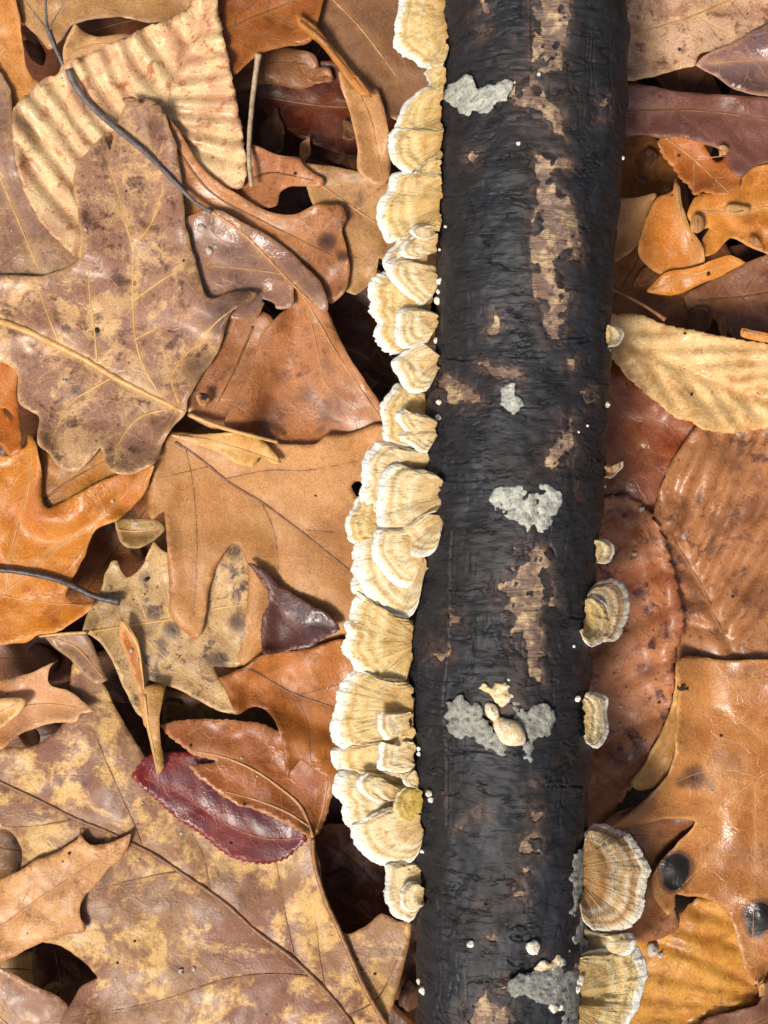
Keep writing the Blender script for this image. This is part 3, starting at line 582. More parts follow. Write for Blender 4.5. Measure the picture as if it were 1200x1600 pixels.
make_leaf('oak_leaf', 'ochre folded leaf blade beside the black gap and dark red leaf', [(225, 1078), (240, 1070), (258, 1072), (255, 1095), (250, 1127), (253, 1160), (258, 1195), (247, 1211), (239, 1175), (229, 1130)],
          LM('ochre_fold', (170, 118, 52), (146, 92, 38), (96, 58, 28), (224, 184, 126), .4, 60, .2, .4, 40), GOLDV, mid=[(226, 1085), (231, 1130), (240, 1172), (247, 1208)], lift=6, bend=(-12, 0))
F_M = LM('smooth_tan', (208, 156, 104), (190, 132, 78), (128, 84, 58), (142, 92, 56), .45, 45, .15, .5, 47, .7, .3)
make_leaf('oak_leaf', 'large smooth tan leaf with a brown midrib beside the branch',
          [(266, 678), (290, 676), (350, 684), (430, 692), (490, 692), (510, 679), (545, 677), (595, 663), (640, 690), (650, 800), (620, 900), (580, 990), (545, 995), (470, 1014), (420, 1028), (385, 1042), (371, 1032), (380, 990), (385, 930), (384, 887), (377, 858), (366, 850), (353, 860), (340, 887), (330, 917), (323, 953), (317, 980), (306, 998), (283, 981), (267, 960), (264, 920), (260, 870), (260, 833), (257, 798), (248, 803), (238, 811), (231, 797), (233, 765), (243, 725), (252, 700)],
          F_M, BROWNV, mid=[(274, 690), (310, 714), (360, 755), (410, 785), (470, 830), (520, 870), (580, 920)], midw=(4.5, 3), sec=[[(290, 700), (302, 760), (308, 850), (303, 960)], [(408, 784), (428, 830), (435, 900), (430, 980)], [(478, 828), (520, 832), (560, 838)], [(352, 748), (420, 735), (480, 735), (560, 720)], [(330, 728), (300, 735), (255, 745)]], secw=(2.0, 1.0),
          crease=1.6, rough=9, rscale=150, curl=12, curlw=16, holes=[[(549, 760), (556, 752), (572, 756), (575, 775), (560, 778)]])
make_leaf('oak_leaf', 'small gold flap of leaf folded over the top of the smooth tan leaf', [(268, 680), (300, 679), (345, 676), (392, 675), (415, 692), (441, 723), (428, 726), (407, 716), (396, 731), (368, 723), (334, 704), (305, 695)],
          LM('gold_flap', (220, 172, 104), (202, 144, 76), (150, 100, 56), (232, 190, 128), .4, 70, .2, .42, 48), TANV, mid=[(280, 682), (340, 690), (436, 722)], lift=6, curl=5, curlw=12)
make_leaf('oak_leaf', 'brown scalloped leaf below the dark purple triangle', [(343, 1060), (383, 1043), (413, 1023), (480, 1014), (530, 998), (590, 1010), (600, 1100), (590, 1215), (512, 1215), (490, 1202), (470, 1187), (458, 1200), (450, 1215), (444, 1190), (436, 1145), (424, 1117), (397, 1104), (373, 1116), (364, 1105), (354, 1080)],
          LM('scalloped_brown', (182, 116, 58), (160, 96, 42), (88, 50, 30), (122, 76, 44), .5, 55, .25, .4, 49), BROWNV, mid=[(362, 1050), (392, 1046), (450, 1080), (522, 1106), (570, 1130)], midw=(3.6, 3), sec=[[(458, 1084), (478, 1122), (486, 1190)], [(470, 1085), (520, 1072), (560, 1060)]], secw=(2.4, 1.6), curl=6, curlw=16)
make_leaf('cherry_leaf', 'dark purple triangular leaf tip resting on the smooth tan leaf', [(389, 881), (411, 890), (443, 917), (487, 946), (514, 962), (531, 983), (502, 1000), (484, 1013), (440, 1018), (414, 1021), (409, 1008), (411, 963), (421, 943), (416, 915)],
          LM('dark_purple', (86, 52, 44), (108, 88, 92), (52, 26, 22), (120, 80, 70), .45, 50, .3, .26, 50, 1, 1), REDV, mid=[(392, 884), (430, 940), (470, 990)], midw=(2.5, 1.5), teeth=2.2, tooth=9, lift=1)
J_M = LM('orange_oak', (198, 124, 36), (190, 106, 44), (130, 64, 26), (222, 166, 96), .5, 55, .3, .36, 51)
make_leaf('oak_leaf', 'bright orange oak leaf with a pointed lobe, crossed by a broken stalk',
          [(-80, 690), (10, 714), (34, 700), (45, 676), (54, 690), (58, 706), (65, 743), (67, 786), (76, 796), (110, 780), (180, 744), (228, 728), (241, 727), (231, 760), (217, 780), (187, 810), (153, 827), (143, 843), (133, 870), (113, 907), (103, 927), (110, 937), (130, 944), (148, 941), (133, 960), (90, 988), (57, 993), (40, 1003), (-80, 1008)],
          J_M, TANV, mid=[(-60, 960), (0, 930), (50, 890), (90, 855), (130, 830), (180, 788), (232, 735)], midw=(4, 2), sec=[[(10, 922), (20, 850), (44, 770), (50, 700)], [(0, 930), (60, 940), (130, 946)], [(-30, 945), (-10, 840), (10, 750)]], secw=(3, 1.6), curl=8, curlw=16, stiff=.6)
make_leaf('oak_leaf', 'orange leaf tab with a small hole standing beside the mottled leaf', [(-60, 560), (10, 562), (29, 552), (28, 580), (25, 612), (28, 642), (31, 682), (33, 701), (15, 711), (0, 694), (-60, 690)],
          LM('orange_tab', (188, 108, 44), (170, 90, 28), (110, 56, 24), (214, 156, 90), .4, 60, .3, .38, 52), TANV, mid=[(-40, 640), (0, 630), (28, 560)], midw=(2.4, 1.4), holes=[[(6, 637), (12, 640), (20, 650), (20, 656), (11, 649)]], curl=6, spacing=6)
A_M = LM('grey_mottled', (156, 116, 98), (222, 180, 134), (84, 54, 44), (224, 184, 124), .44, 85, .6, .36, 53, 1, .8)
make_leaf('oak_leaf', 'large purple grey mottled oak leaf with a thick gold midrib',
          [(-80, 440), (10, 432), (60, 430), (100, 420), (124, 406), (126, 380), (120, 330), (114, 290), (118, 257), (140, 232), (163, 211), (172, 236), (184, 190), (198, 160), (235, 155), (256, 175), (264, 198), (276, 228), (284, 290), (288, 340), (297, 372), (310, 417), (326, 464), (370, 455), (402, 459), (386, 475), (364, 486), (343, 545), (314, 585), (294, 620), (287, 645), (271, 664), (256, 690), (244, 722), (233, 729), (207, 741), (186, 739), (168, 731), (157, 700), (144, 716), (117, 738), (97, 731), (75, 706), (60, 690), (63, 650), (46, 640), (30, 626), (28, 585), (8, 568), (-80, 560)],
          A_M, GOLDV, mid=[(-40, 490), (0, 502), (40, 516), (80, 535), (130, 560), (180, 590), (235, 618), (270, 635), (300, 650)], midw=(13, 7),
          sec=[[(247, 612), (226, 575), (212, 530), (208, 470), (207, 420), (208, 386), (198, 355), (185, 300), (166, 246)], [(208, 386), (236, 350), (256, 290)], [(280, 630), (268, 592), (280, 566), (305, 540), (342, 500), (388, 468)], [(94, 538), (78, 500), (60, 450), (54, 432)], [(152, 570), (148, 520), (140, 460), (138, 420)], [(175, 590), (140, 610), (108, 632), (80, 690)], [(262, 640), (222, 650), (192, 682), (178, 725)], [(212, 530), (240, 515), (256, 508)], [(208, 470), (250, 440), (290, 415)]],
          secw=(4.2, 1.6), crease=3.2, cw=11, petiole=([(296, 648), (330, 662), (360, 672), (434, 691)], 8, 5, 3), rough=8, rscale=95, curl=4, curlw=16, humps=[(225, 180, 30, 12), (60, 665, 35, 10)], stains=[(350, 492, 42, .75), (308, 575, 30, .6), (375, 468, 22, .8), (240, 200, 34, .5), (55, 480, 20, .35), (150, 520, 8, .9), (245, 600, 16, .6), (110, 600, 20, .35), (215, 690, 24, .4), (140, 700, 26, .35), (207, 703, 5, 1)])
add_petiole(GP, ([(330, 331), (305, 316), (270, 281), (230, 241), (186, 204), (150, 173), (126, 146), (114, 126), (107, 108)], 6, 11, 3, 1, GREYS), GREYS)

# beyond the branch
make_leaf('oak_leaf', 'brown shadowed leaf beside the branch below the tan upright triangle', [(930, 200), (1000, 200), (1060, 260), (1080, 340), (1100, 420), (1110, 500), (1040, 530), (930, 520)],
          LM('brown_shadow', (134, 82, 40), (160, 108, 60), (76, 44, 24), (180, 130, 80), .5, 60, .35, .38, 54), BROWNV, mid=[(950, 480), (1000, 400), (1040, 300)], pairs=3, deep=True)
make_leaf('oak_leaf', 'brown purple leaf under the orange ribbon beyond the branch', [(1070, 460), (1116, 437), (1166, 411), (1205, 398), (1280, 380), (1280, 525), (1200, 530), (1156, 532), (1128, 505), (1100, 490), (1078, 482)],
          LM('brown_purple', (132, 84, 60), (150, 106, 90), (80, 48, 38), (180, 130, 90), .5, 55, .3, .3, 55, 1, .9), BROWNV, mid=[(1090, 470), (1150, 465), (1240, 450)], pairs=3, deep=True)
make_leaf('oak_leaf', 'gold crumpled leaf with dark cracks beyond the branch', [(1093, 306), (1128, 300), (1140, 294), (1150, 280), (1170, 266), (1280, 240), (1280, 400), (1230, 405), (1172, 386), (1142, 370), (1116, 396), (1099, 401), (1097, 376), (1108, 356), (1090, 356), (1074, 336), (1084, 311)],
          LM('gold_crumpled', (206, 136, 58), (186, 106, 38), (128, 68, 30), (226, 168, 96), .5, 65, .3, .4, 56), TANV, mid=[(1095, 330), (1160, 330), (1260, 310)], rough=16, rscale=45, curl=6, stiff=.8)
make_leaf('oak_leaf', 'pale brown leaf margin pressed against the branch flank', [(930, 320), (1000, 309), (1024, 304), (1013, 340), (1001, 376), (976, 402), (930, 420)],
          LM('pale_brown', (184, 134, 84), (160, 108, 64), (104, 66, 44), (204, 156, 106), .5, 70, .3, .4, 57), TANV, mid=[(940, 390), (980, 350), (1018, 308)])
make_leaf('oak_leaf', 'upright tan triangle of leaf with an orange face', [(1055, 276), (1063, 291), (1066, 317), (1076, 355), (1096, 382), (1100, 410), (1086, 424), (1060, 430), (1030, 428), (1010, 416), (997, 396), (1003, 362), (1017, 325), (1028, 308), (1050, 298)],
          LM('tan_triangle', (198, 122, 44), (206, 152, 98), (130, 76, 34), (224, 176, 122), .4, 50, .2, .4, 58), TANV, mid=[(1056, 280), (1062, 330), (1080, 390), (1092, 415)], bend=(0, -10), lift=8)
make_leaf('oak_leaf', 'orange ribbon of leaf curving over the brown purple leaf', [(1012, 455), (1036, 431), (1055, 424), (1085, 420), (1120, 405), (1141, 399), (1166, 410), (1150, 418), (1116, 437), (1076, 452), (1050, 460), (1026, 458)],
          LM('orange_ribbon', (206, 126, 44), (186, 104, 32), (128, 66, 26), (224, 162, 86), .4, 60, .2, .4, 59), TANV, mid=[(1018, 454), (1070, 434), (1155, 408)], lift=8, bend=(0, -10))
make_leaf('beech_leaf', 'orange brown toothed leaf below the long purple leaf', [(1027, 219), (1060, 205), (1100, 205), (1150, 240), (1160, 285), (1143, 302), (1130, 306), (1100, 301), (1086, 306), (1077, 293), (1062, 278), (1050, 261), (1035, 241)],
          LM('orange_toothed', (192, 118, 62), (172, 96, 44), (112, 62, 34), (206, 142, 84), .5, 60, .25, .4, 60), TANV, mid=[(1040, 215), (1085, 250), (1138, 300)], teeth=3, tooth=12, holes=[[(1100, 226), (1122, 232), (1136, 236), (1128, 250), (1118, 253), (1108, 240)]], pairs=3)
make_leaf('oak_leaf', 'long purple brown leaf lying across beyond the branch', [(930, 130), (1050, 140), (1150, 150), (1280, 165), (1280, 250), (1200, 256), (1171, 267), (1160, 278), (1140, 262), (1128, 236), (1098, 224), (1060, 214), (1030, 217), (1010, 212), (930, 216)],
          LM('long_purple', (118, 76, 66), (146, 108, 100), (66, 38, 32), (150, 104, 84), .45, 50, .35, .28, 61, 1, 1), BROWNV, mid=[(940, 180), (1040, 172), (1140, 178), (1260, 200)], pairs=4, pang=40, curl=4)
make_leaf('oak_leaf', 'pink tan mottled leaf at the far side top of the branch', [(920, -80), (930, 110), (982, 126), (1012, 120), (1050, 110), (1086, 103), (1094, 86), (1140, 80), (1280, 60), (1280, -80)],
          LM('pink_mottled', (216, 176, 146), (170, 122, 98), (118, 80, 66), (226, 184, 130), .45, 130, .8, .42, 62), TANV, mid=[(940, 60), (1040, 40), (1140, 0), (1240, -50)], pairs=3)
make_leaf('oak_leaf', 'wet grey purple leaf with a bright rim over the pink mottled one', [(1085, 101), (1120, 120), (1155, 141), (1280, 162), (1280, 20), (1190, 42), (1145, 66), (1102, 84)],
          LM('wet_rimmed', (134, 98, 90), (120, 98, 100), (82, 56, 52), (224, 180, 150), .45, 50, .3, .2, 63, 1, 1), TANV, mid=[(1092, 100), (1160, 95), (1260, 90)], midw=(2.5, 2), curl=8, curlw=10)
make_leaf('oak_leaf', 'wet red brown leaf in shade between the gold blade and the serrated leaf', [(900, 550), (970, 565), (1010, 605), (1070, 650), (1110, 670), (1100, 720), (1060, 780), (1045, 820), (1000, 810), (900, 800)],
          LM('wet_red_brown', (146, 74, 40), (168, 104, 78), (84, 40, 24), (180, 120, 76), .45, 55, .35, .24, 64, 1, 1), REDV, mid=[(930, 590), (980, 660), (1020, 740)], pairs=3, midw=(3, 2))
make_leaf('beech_leaf', 'brown pleated leaf with a long slanting midrib beyond the branch', [(1040, 740), (1062, 700), (1095, 660), (1200, 655), (1290, 660), (1290, 1060), (1040, 1060), (1050, 990), (1040, 900), (1022, 840), (1024, 790)],
          LM('pleated_brown', (182, 126, 84), (142, 94, 66), (96, 64, 54), (140, 92, 54), .5, 90, .6, .34, 65, 1, .9), BROWNV, mid=[(1026, 782), (1045, 826), (1075, 880), (1100, 922), (1126, 982), (1160, 1045)], midw=(4.5, 6),
          sec=[[(1040, 815), (1062, 740), (1085, 690)], [(1056, 845), (1085, 770), (1118, 680)], [(1076, 882), (1116, 780), (1152, 680)], [(1094, 912), (1145, 790), (1190, 680)], [(1110, 946), (1180, 810), (1232, 700)], [(1124, 980), (1210, 840), (1270, 740)], [(1138, 1008), (1230, 890), (1280, 820)], [(1058, 850), (1030, 862)], [(1085, 896), (1040, 880)], [(1110, 944), (1050, 925)], [(1130, 990), (1060, 970)]],
          pleat=11, pleatw=18, crease=2, cw=6, secw=(2.2, 1.4), rough=6, stains=[(1150, 740, 20, .4), (1120, 860, 24, .4)])
make_leaf('beech_leaf', 'pale gold corrugated leaf reaching to the branch', [(915, 480), (959, 489), (1000, 491), (1040, 507), (1100, 519), (1138, 527), (1280, 560), (1280, 668), (1200, 668), (1160, 674), (1138, 676), (1095, 669), (1080, 659), (1060, 655), (1025, 628), (1000, 607), (977, 585), (955, 560), (915, 545)],
          LM('pale_gold', (240, 204, 150), (216, 166, 108), (160, 108, 62), (200, 150, 92), .45, 70, .35, .36, 66), TANV, mid=[(925, 510), (1000, 545), (1100, 590), (1180, 620), (1270, 640)], midw=(4, 3), pairs=6, pang=36, pleat=7, pleatw=14, crease=2.2, cw=6, curl=4, teeth=2, tooth=16)
make_leaf('oak_leaf', 'small bright orange leaf edge above the pale gold leaf', [(1159, 511), (1200, 519), (1280, 528), (1280, 548), (1196, 536), (1157, 525)],
          LM('bright_orange', (214, 132, 52), (196, 112, 40), (140, 76, 34), (226, 164, 90), .4, 60, .2, .4, 67), TANV, mid=[(1162, 518), (1200, 526), (1270, 538)], lift=3)
make_leaf('beech_leaf', 'yellow pleated leaf beneath the glossy spotted leaf', [(940, 1490), (1010, 1462), (1060, 1430), (1100, 1400), (1180, 1410), (1210, 1500), (1202, 1535), (1180, 1552), (1178, 1566), (1140, 1580), (1108, 1598), (1060, 1640), (940, 1680)],
          LM('yellow_pleated', (212, 154, 72), (190, 126, 52), (128, 76, 36), (142, 92, 46), .45, 60, .4, .38, 68), BROWNV, mid=[(1200, 1540), (1140, 1560), (1040, 1620)], midw=(3, 2), sec=[[(1185, 1545), (1100, 1500), (1010, 1466)], [(1178, 1556), (1090, 1536), (1000, 1514)], [(1150, 1575), (1070, 1566), (990, 1556)], [(1200, 1500), (1130, 1470), (1040, 1445)], [(1190, 1455), (1140, 1440), (1080, 1418)], [(1110, 1592), (1040, 1590), (980, 1600)]], pleat=6, pleatw=15, crease=2, cw=5, secw=(2, 1.4), teeth=2.5, tooth=18)
make_leaf('oak_leaf', 'dull purple leaf scrap at the bottom edge by the yellow pleated leaf', [(1060, 1640), (1105, 1592), (1150, 1580), (1185, 1568), (1200, 1530), (1290, 1510), (1290, 1700), (1060, 1700)],
          LM('dull_purple', (116, 76, 56), (96, 70, 68), (60, 36, 30), (150, 104, 74), .5, 60, .35, .32, 69), BROWNV, mid=[(1110, 1640), (1180, 1600), (1270, 1570)], lift=-2)
RL_M = LM('red_serrated', (190, 130, 92), (160, 96, 62), (92, 56, 58), (136, 84, 60), .45, 90, .8, .36, 70, 1, .9)
make_leaf('beech_leaf', 'reddish brown serrated leaf lying along the branch flank', [(890, 765), (942, 777), (975, 774), (996, 784), (1019, 806), (1039, 846), (1050, 885), (1063, 933), (1071, 983), (1061, 1009), (1056, 1042), (1057, 1073), (1051, 1100), (1036, 1140), (1011, 1185), (991, 1223), (971, 1250), (950, 1281), (922, 1295), (885, 1300)],
          RL_M, REDV, mid=[(900, 1290), (905, 1150), (905, 1000), (915, 850), (930, 785)], midw=(4, 3), sec=[[(905, 1270), (960, 1215), (1010, 1180)], [(905, 1195), (980, 1140), (1042, 1115)], [(905, 1110), (980, 1060), (1054, 1025)], [(905, 1030), (990, 975), (1064, 940)], [(907, 955), (980, 910), (1050, 890)], [(910, 880), (980, 850), (1036, 842)], [(915, 830), (960, 805), (1004, 796)]], secw=(2, 1.2), stains=[(1010, 1045, 24, .55), (965, 1185, 24, .6), (1000, 925, 16, .5), (1040, 985, 20, .45), (975, 1100, 20, .4), (1012, 870, 16, .45)], pleat=10, pleatw=24, crease=1.5, cw=6, teeth=6, tooth=24, curl=8, curlw=14)
make_leaf('oak_leaf', 'yellow tan leaf strip between the serrated and the glossy leaves', [(1060, 1036), (1075, 1060), (1075, 1160), (1056, 1195), (1030, 1226), (1000, 1236), (985, 1226), (1011, 1187), (1036, 1140), (1052, 1098)],
          LM('yellow_strip', (206, 156, 94), (184, 128, 66), (120, 80, 48), (226, 180, 120), .5, 70, .3, .34, 71, 1, .9), TANV, mid=[(1062, 1060), (1058, 1130), (1010, 1220)], lift=1)
make_leaf('oak_leaf', 'brown leaf under the glossy lobe beside the large zoned bracket', [(940, 1290), (985, 1262), (1030, 1270), (1085, 1280), (1080, 1330), (1050, 1400), (1060, 1450), (1000, 1470), (940, 1440)],
          LM('under_glossy', (146, 94, 60), (120, 74, 46), (76, 46, 32), (176, 126, 84), .5, 65, .35, .32, 72, 1, .9), BROWNV, mid=[(975, 1290), (1010, 1340), (1040, 1420)], pairs=3)
RN = make_leaf('oak_leaf', 'large glossy brown oak leaf with black spots beyond the branch',
          [(1058, 1032), (1080, 1025), (1130, 1032), (1290, 1036), (1290, 1460), (1215, 1490), (1195, 1528), (1180, 1540), (1166, 1530), (1155, 1490), (1146, 1452), (1134, 1428), (1120, 1414), (1096, 1404), (1070, 1402), (1056, 1398), (1056, 1416), (1044, 1432), (1034, 1420), (1020, 1396), (1018, 1375), (1030, 1350), (1054, 1322), (1078, 1296), (1085, 1285), (1060, 1281), (1030, 1283), (1000, 1289), (955, 1293), (985, 1268), (1015, 1240), (1035, 1222), (1050, 1190), (1057, 1150), (1059, 1100), (1061, 1078), (1055, 1050)],
          LM('glossy_brown', (192, 132, 78), (170, 106, 54), (84, 58, 48), (214, 162, 104), .45, 55, .25, .27, 73, 1.2, 1), TANV, mid=[(1075, 1297), (1110, 1270), (1150, 1240), (1200, 1205), (1270, 1160)], midw=(2.5, 5), sec=[[(1185, 1215), (1150, 1204), (1100, 1206), (1060, 1220), (1032, 1237)], [(1230, 1185), (1160, 1130), (1062, 1080)], [(1130, 1255), (1120, 1320), (1060, 1390)], [(1180, 1220), (1180, 1330), (1175, 1500)]], secw=(2.2, 1.2), curl=7, curlw=14, rough=8, stains=[(1056, 1356, 27, 1.6), (1052, 1375, 20, 1.6), (1188, 1432, 26, 1.6), (1180, 1450, 16, 1.4), (1086, 1214, 24, .8), (1066, 1222, 14, .7), (1112, 1225, 12, .6)], humps=[(1056, 1360, 14, 7), (1188, 1434, 14, 7), (1050, 1380, 8, -5)])
# torn scraps fallen into the gaps and on the blades
fr_m = [LM('scrap_brown', (140, 86, 48), (166, 112, 66), (70, 42, 28), (180, 130, 84), .5, 90, .4, .5, 81), LM('scrap_tan', (190, 140, 92), (164, 112, 70), (96, 62, 42), (206, 160, 108), .5, 90, .4, .5, 82), LM('scrap_dark', (84, 48, 28), (108, 66, 38), (46, 28, 18), (130, 90, 56), .5, 90, .4, .45, 83)]
rs = random.Random(21)
def scrap(x, y, r, m, label, group=None, deep=True, lift=0):
    k = rs.randint(5, 7); a0 = rs.uniform(0, 6.28); el = rs.uniform(.4, .8); ro = rs.uniform(0, 3.14); pts = []
    for i in range(k):
        a = a0 + 6.283 * i / k + rs.uniform(-.3, .3); q = r * rs.uniform(.6, 1.15); u, w_ = q * math.cos(a), q * el * math.sin(a)
        pts.append((x + u * math.cos(ro) - w_ * math.sin(ro), y + u * math.sin(ro) + w_ * math.cos(ro)))
    make_leaf('leaf_scrap', label, pts, m, BROWNV, mid=[(x - .5 * r * math.cos(ro), y - .5 * r * math.sin(ro)), (x, y + 1), (x + .5 * r * math.cos(ro), y + .5 * r * math.sin(ro))], midw=(2, 1), deep=deep, curl=9, curlw=8, rough=8, rscale=30, jag=1.6, spacing=5, lift=lift, cat='leaf scrap', group=group)
for (x, y, r, m) in [(60, 90, 30, 2), (45, 55, 18, 0), (380, 150, 26, 2), (430, 205, 34, 2), (500, 120, 26, 0), (545, 205, 24, 2), (480, 230, 22, 1), (590, 400, 22, 2), (600, 560, 30, 2), (575, 600, 24, 0), (615, 640, 20, 2), (70, 1030, 30, 2), (45, 1150, 26, 0), (140, 1015, 24, 2), (200, 1120, 30, 2), (230, 1180, 20, 0), (268, 1100, 16, 2), (215, 860, 22, 2), (190, 835, 24, 0), (530, 1380, 26, 2), (570, 1420, 24, 0), (110, 1510, 26, 2), (80, 1545, 18, 1), (1120, 245, 22, 2), (1010, 260, 30, 2), (1090, 500, 26, 2), (1130, 515, 18, 0), (1010, 430, 26, 0), (1035, 1250, 24, 2), (640, 1560, 30, 2), (1160, 1590, 20, 0)]:
    scrap(x, y, r, fr_m[m], 'torn scrap of brown leaf fallen into a dark gap in the litter', 'leaf scraps in the gaps')
scrap(1090, 352, 17, fr_m[1], 'torn tan scrap beside the upright tan triangle', deep=False); scrap(1150, 330, 22, M_TAN, 'torn tan scrap on the gold crumpled leaf', deep=False, lift=3); scrap(1180, 380, 24, fr_m[0], 'torn brown scrap under the gold crumpled leaf rim', deep=False)
scrap(1130, 235, 12, fr_m[1], 'small tan scrap by the hole of the toothed orange leaf', deep=False); scrap(320, 625, 12, fr_m[1], 'small tan scrap below the end of the gold midrib', deep=False); scrap(1190, 1545, 16, fr_m[1], 'small tan scrap at the corner of the yellow pleated leaf', deep=False)
scrap(205, 158, 13, M_PUR, 'crumpled purple scrap on the tip of the mottled leaf lobe', deep=False, lift=4); scrap(240, 172, 14, M_PUR, 'second crumpled purple scrap, beside the grey stalk on the lobe', deep=False, lift=4)

# loose stalks
make_stalk('leaf_stalk', 'upright pale stalk beside the pleated leaf', [(393, 292), (389, 240), (391, 200), (395, 150), (400, 112), (404, 84)], 7, 9, PALES, 6, knob=1.35)
make_stalk('leaf_stalk', 'dark grey stalk with a broken end across the bright orange leaf', [(-60, 884), (0, 890), (50, 897), (100, 910), (150, 932), (187, 941)], 8, 10, DARKS, 3, knob=1.25)
make_stalk('leaf_stalk', 'thin tan stalk poking out from the branch above the pale gold leaf', [(930, 440), (965, 456), (1000, 473), (1040, 499)], 4, 6, BROWNS, 3)

# ------------------------------------------------------------------ the dead branch
peel = [
    [(831, -40), (885, -40), (893, 40), (886, 58), (880, 75), (882, 100), (875, 108), (862, 104), (852, 116), (835, 110), (831, 60)],
    [(792, 150), (806, 126), (835, 114), (845, 135), (856, 156), (880, 170), (884, 205), (888, 221), (877, 215), (860, 199), (835, 185), (815, 166)],
    [(832, 240), (860, 235), (885, 241), (898, 268), (870, 261), (858, 275), (870, 295), (895, 320), (905, 350), (908, 380), (912, 411), (886, 408), (871, 422), (880, 445), (892, 465), (885, 500), (880, 525), (860, 534), (849, 515), (845, 490), (838, 478), (830, 450), (825, 410), (828, 380), (833, 345), (840, 300)],
    [(771, 485), (789, 500), (785, 510), (770, 523), (759, 520), (768, 505)],
    [(744, 568), (760, 564), (771, 575), (795, 575), (813, 580), (813, 595), (790, 598), (765, 590)],
    [(684, 576), (702, 590), (730, 604), (748, 618), (751, 630), (730, 633), (700, 630), (680, 625)],
    [(908, 614), (928, 611), (931, 626), (918, 635)], [(886, 558), (898, 558), (896, 580), (888, 583)],
    [(805, 850), (818, 845), (822, 866), (840, 855), (861, 855), (863, 875), (858, 895), (866, 930), (871, 948), (848, 951), (845, 970), (851, 995), (845, 1015), (858, 1025), (841, 1032), (850, 1066), (830, 1060), (818, 1025), (799, 1009), (796, 985), (805, 965), (780, 946), (774, 925), (783, 905), (800, 880)],
    [(739, 1266), (755, 1254), (753, 1270), (763, 1275), (748, 1281)], [(825, 1262), (845, 1256), (849, 1275), (838, 1289), (827, 1281)], [(814, 1308), (835, 1299), (848, 1312), (845, 1331), (825, 1338), (811, 1336)],
    [(812, 1358), (831, 1352), (831, 1361), (815, 1366)], [(801, 1385), (815, 1379), (823, 1395), (818, 1408), (799, 1406)], [(827, 1222), (834, 1222), (834, 1230), (827, 1230)], [(715, 1292), (723, 1287), (722, 1296), (715, 1299)],
    [(720, 1580), (745, 1565), (780, 1530), (790, 1545), (775, 1570), (800, 1590), (790, 1640), (735, 1640)], [(749, 1406), (762, 1411), (758, 1421), (748, 1416)], [(755, 1465), (770, 1462), (772, 1472), (758, 1474)],
    [(745, -20), (762, -20), (760, 20), (752, 32), (748, 15)], [(748, 43), (758, 43), (757, 58), (749, 60)], [(938, 155), (950, 150), (952, 185), (940, 188)], [(730, 240), (742, 236), (742, 252), (731, 254)], [(800, 1375), (812, 1372), (810, 1380)],
    [(880, 650), (900, 655), (893, 720), (870, 735), (850, 730), (860, 700)], [(666, 1028), (690, 1018), (704, 1008), (706, 1022), (680, 1034)], [(694, 955), (718, 966), (720, 976), (700, 972)],
]
YF = 800.0
ys = np.concatenate([np.linspace(-1500, -YF, 26)[:-1], np.arange(-YF, YF, 1.75), np.linspace(YF, 1500, 26)])
th = np.concatenate([np.arange(-1.75, 1.75, 0.0138), np.linspace(1.75, 2 * math.pi - 1.75, 46)[:-1]])
TH, YS = np.meshgrid(th, ys); cx, R = branch_ring(YS)
def bark_relief(thv, y, r):
    u = thv * 125.0
    d = 8 * fbm(u / 110, y / 190, 31, 3) + 5.0 * fbm(u / 34, y / 30, 32, 3)
    d = d + 0.9 * fbm(u / 40 + 2 * fbm(u / 60, y / 60, 39, 2), y / 6.5, 33, 3)                                   # fine rings of the bark
    c = np.abs(fbm(u / 46, y / 12, 34, 3)); d = d - 2.6 * np.exp(-(c / 0.022) ** 2) * sm(-.1, .25, fbm(u / 60, y / 90, 35, 2))   # cross cracks
    c2 = np.abs(fbm(u / 16, y / 120, 36, 2)); d = d - 2.2 * np.exp(-(c2 / 0.02) ** 2) * sm(.05, .3, fbm(u / 90, y / 70, 37, 2))  # lengthwise cracks
    return d
per = np.cos(TH / 1.0)
dd = bark_relief(TH, YS, R) * np.where(np.abs(np.mod(TH + math.pi, 2 * math.pi) - math.pi) < 1.75, 1, .3)
def proj(x, y, z):
    k = D / (D - z); return 600 + x * k, 800 + y * k
bx = cx + R * np.sin(TH); bz = ZC + R * np.cos(TH); PX, PY = proj(bx, YS, bz)
wx = PX + 9 * fbm(PX / 12, PY / 12, 51, 3); wy = PY + 9 * fbm(PX / 12, PY / 9, 52, 3)
vis = (np.abs(TH) < 1.7) & (np.abs(YS) < YF)
hole = np.zeros(TH.shape, bool); edge = np.full(TH.shape, 99.0)
for p in peel:
    P = np.array(p); x0, y0 = P.min(0) - 16; x1, y1 = P.max(0) + 16
    k = vis & (PX > x0) & (PX < x1) & (PY > y0) & (PY < y1)
    if not k.any(): continue
    hole[k] |= inside(p, wx[k], wy[k]) & ((fbm(PX[k] / 22, PY[k] / 20, 54, 3) > -.12) | (segdist(p, wx[k], wy[k], True) > 14)); edge[k] = np.minimum(edge[k], segdist(p, wx[k], wy[k], True))
flk = fbm(PX / 7, PY / 6, 53, 3)                                                # flakes of bark left inside the bare patches
hole &= ~((flk > 0.52) & (edge > 7))
rad = R + dd - 2.0 * np.exp(-edge / 3.0)
rk = random.Random(9); cracks = [[(712, 830), (706, 880), (701, 940), (700, 1000), (694, 1060), (690, 1110), (697, 1170), (698, 1290)], [(676, 746), (720, 752), (760, 748), (800, 742)], [(832, -30), (831, 60), (834, 130)], [(705, 1180), (740, 1172), (790, 1180)], [(740, 960), (742, 1000), (736, 1060)]]
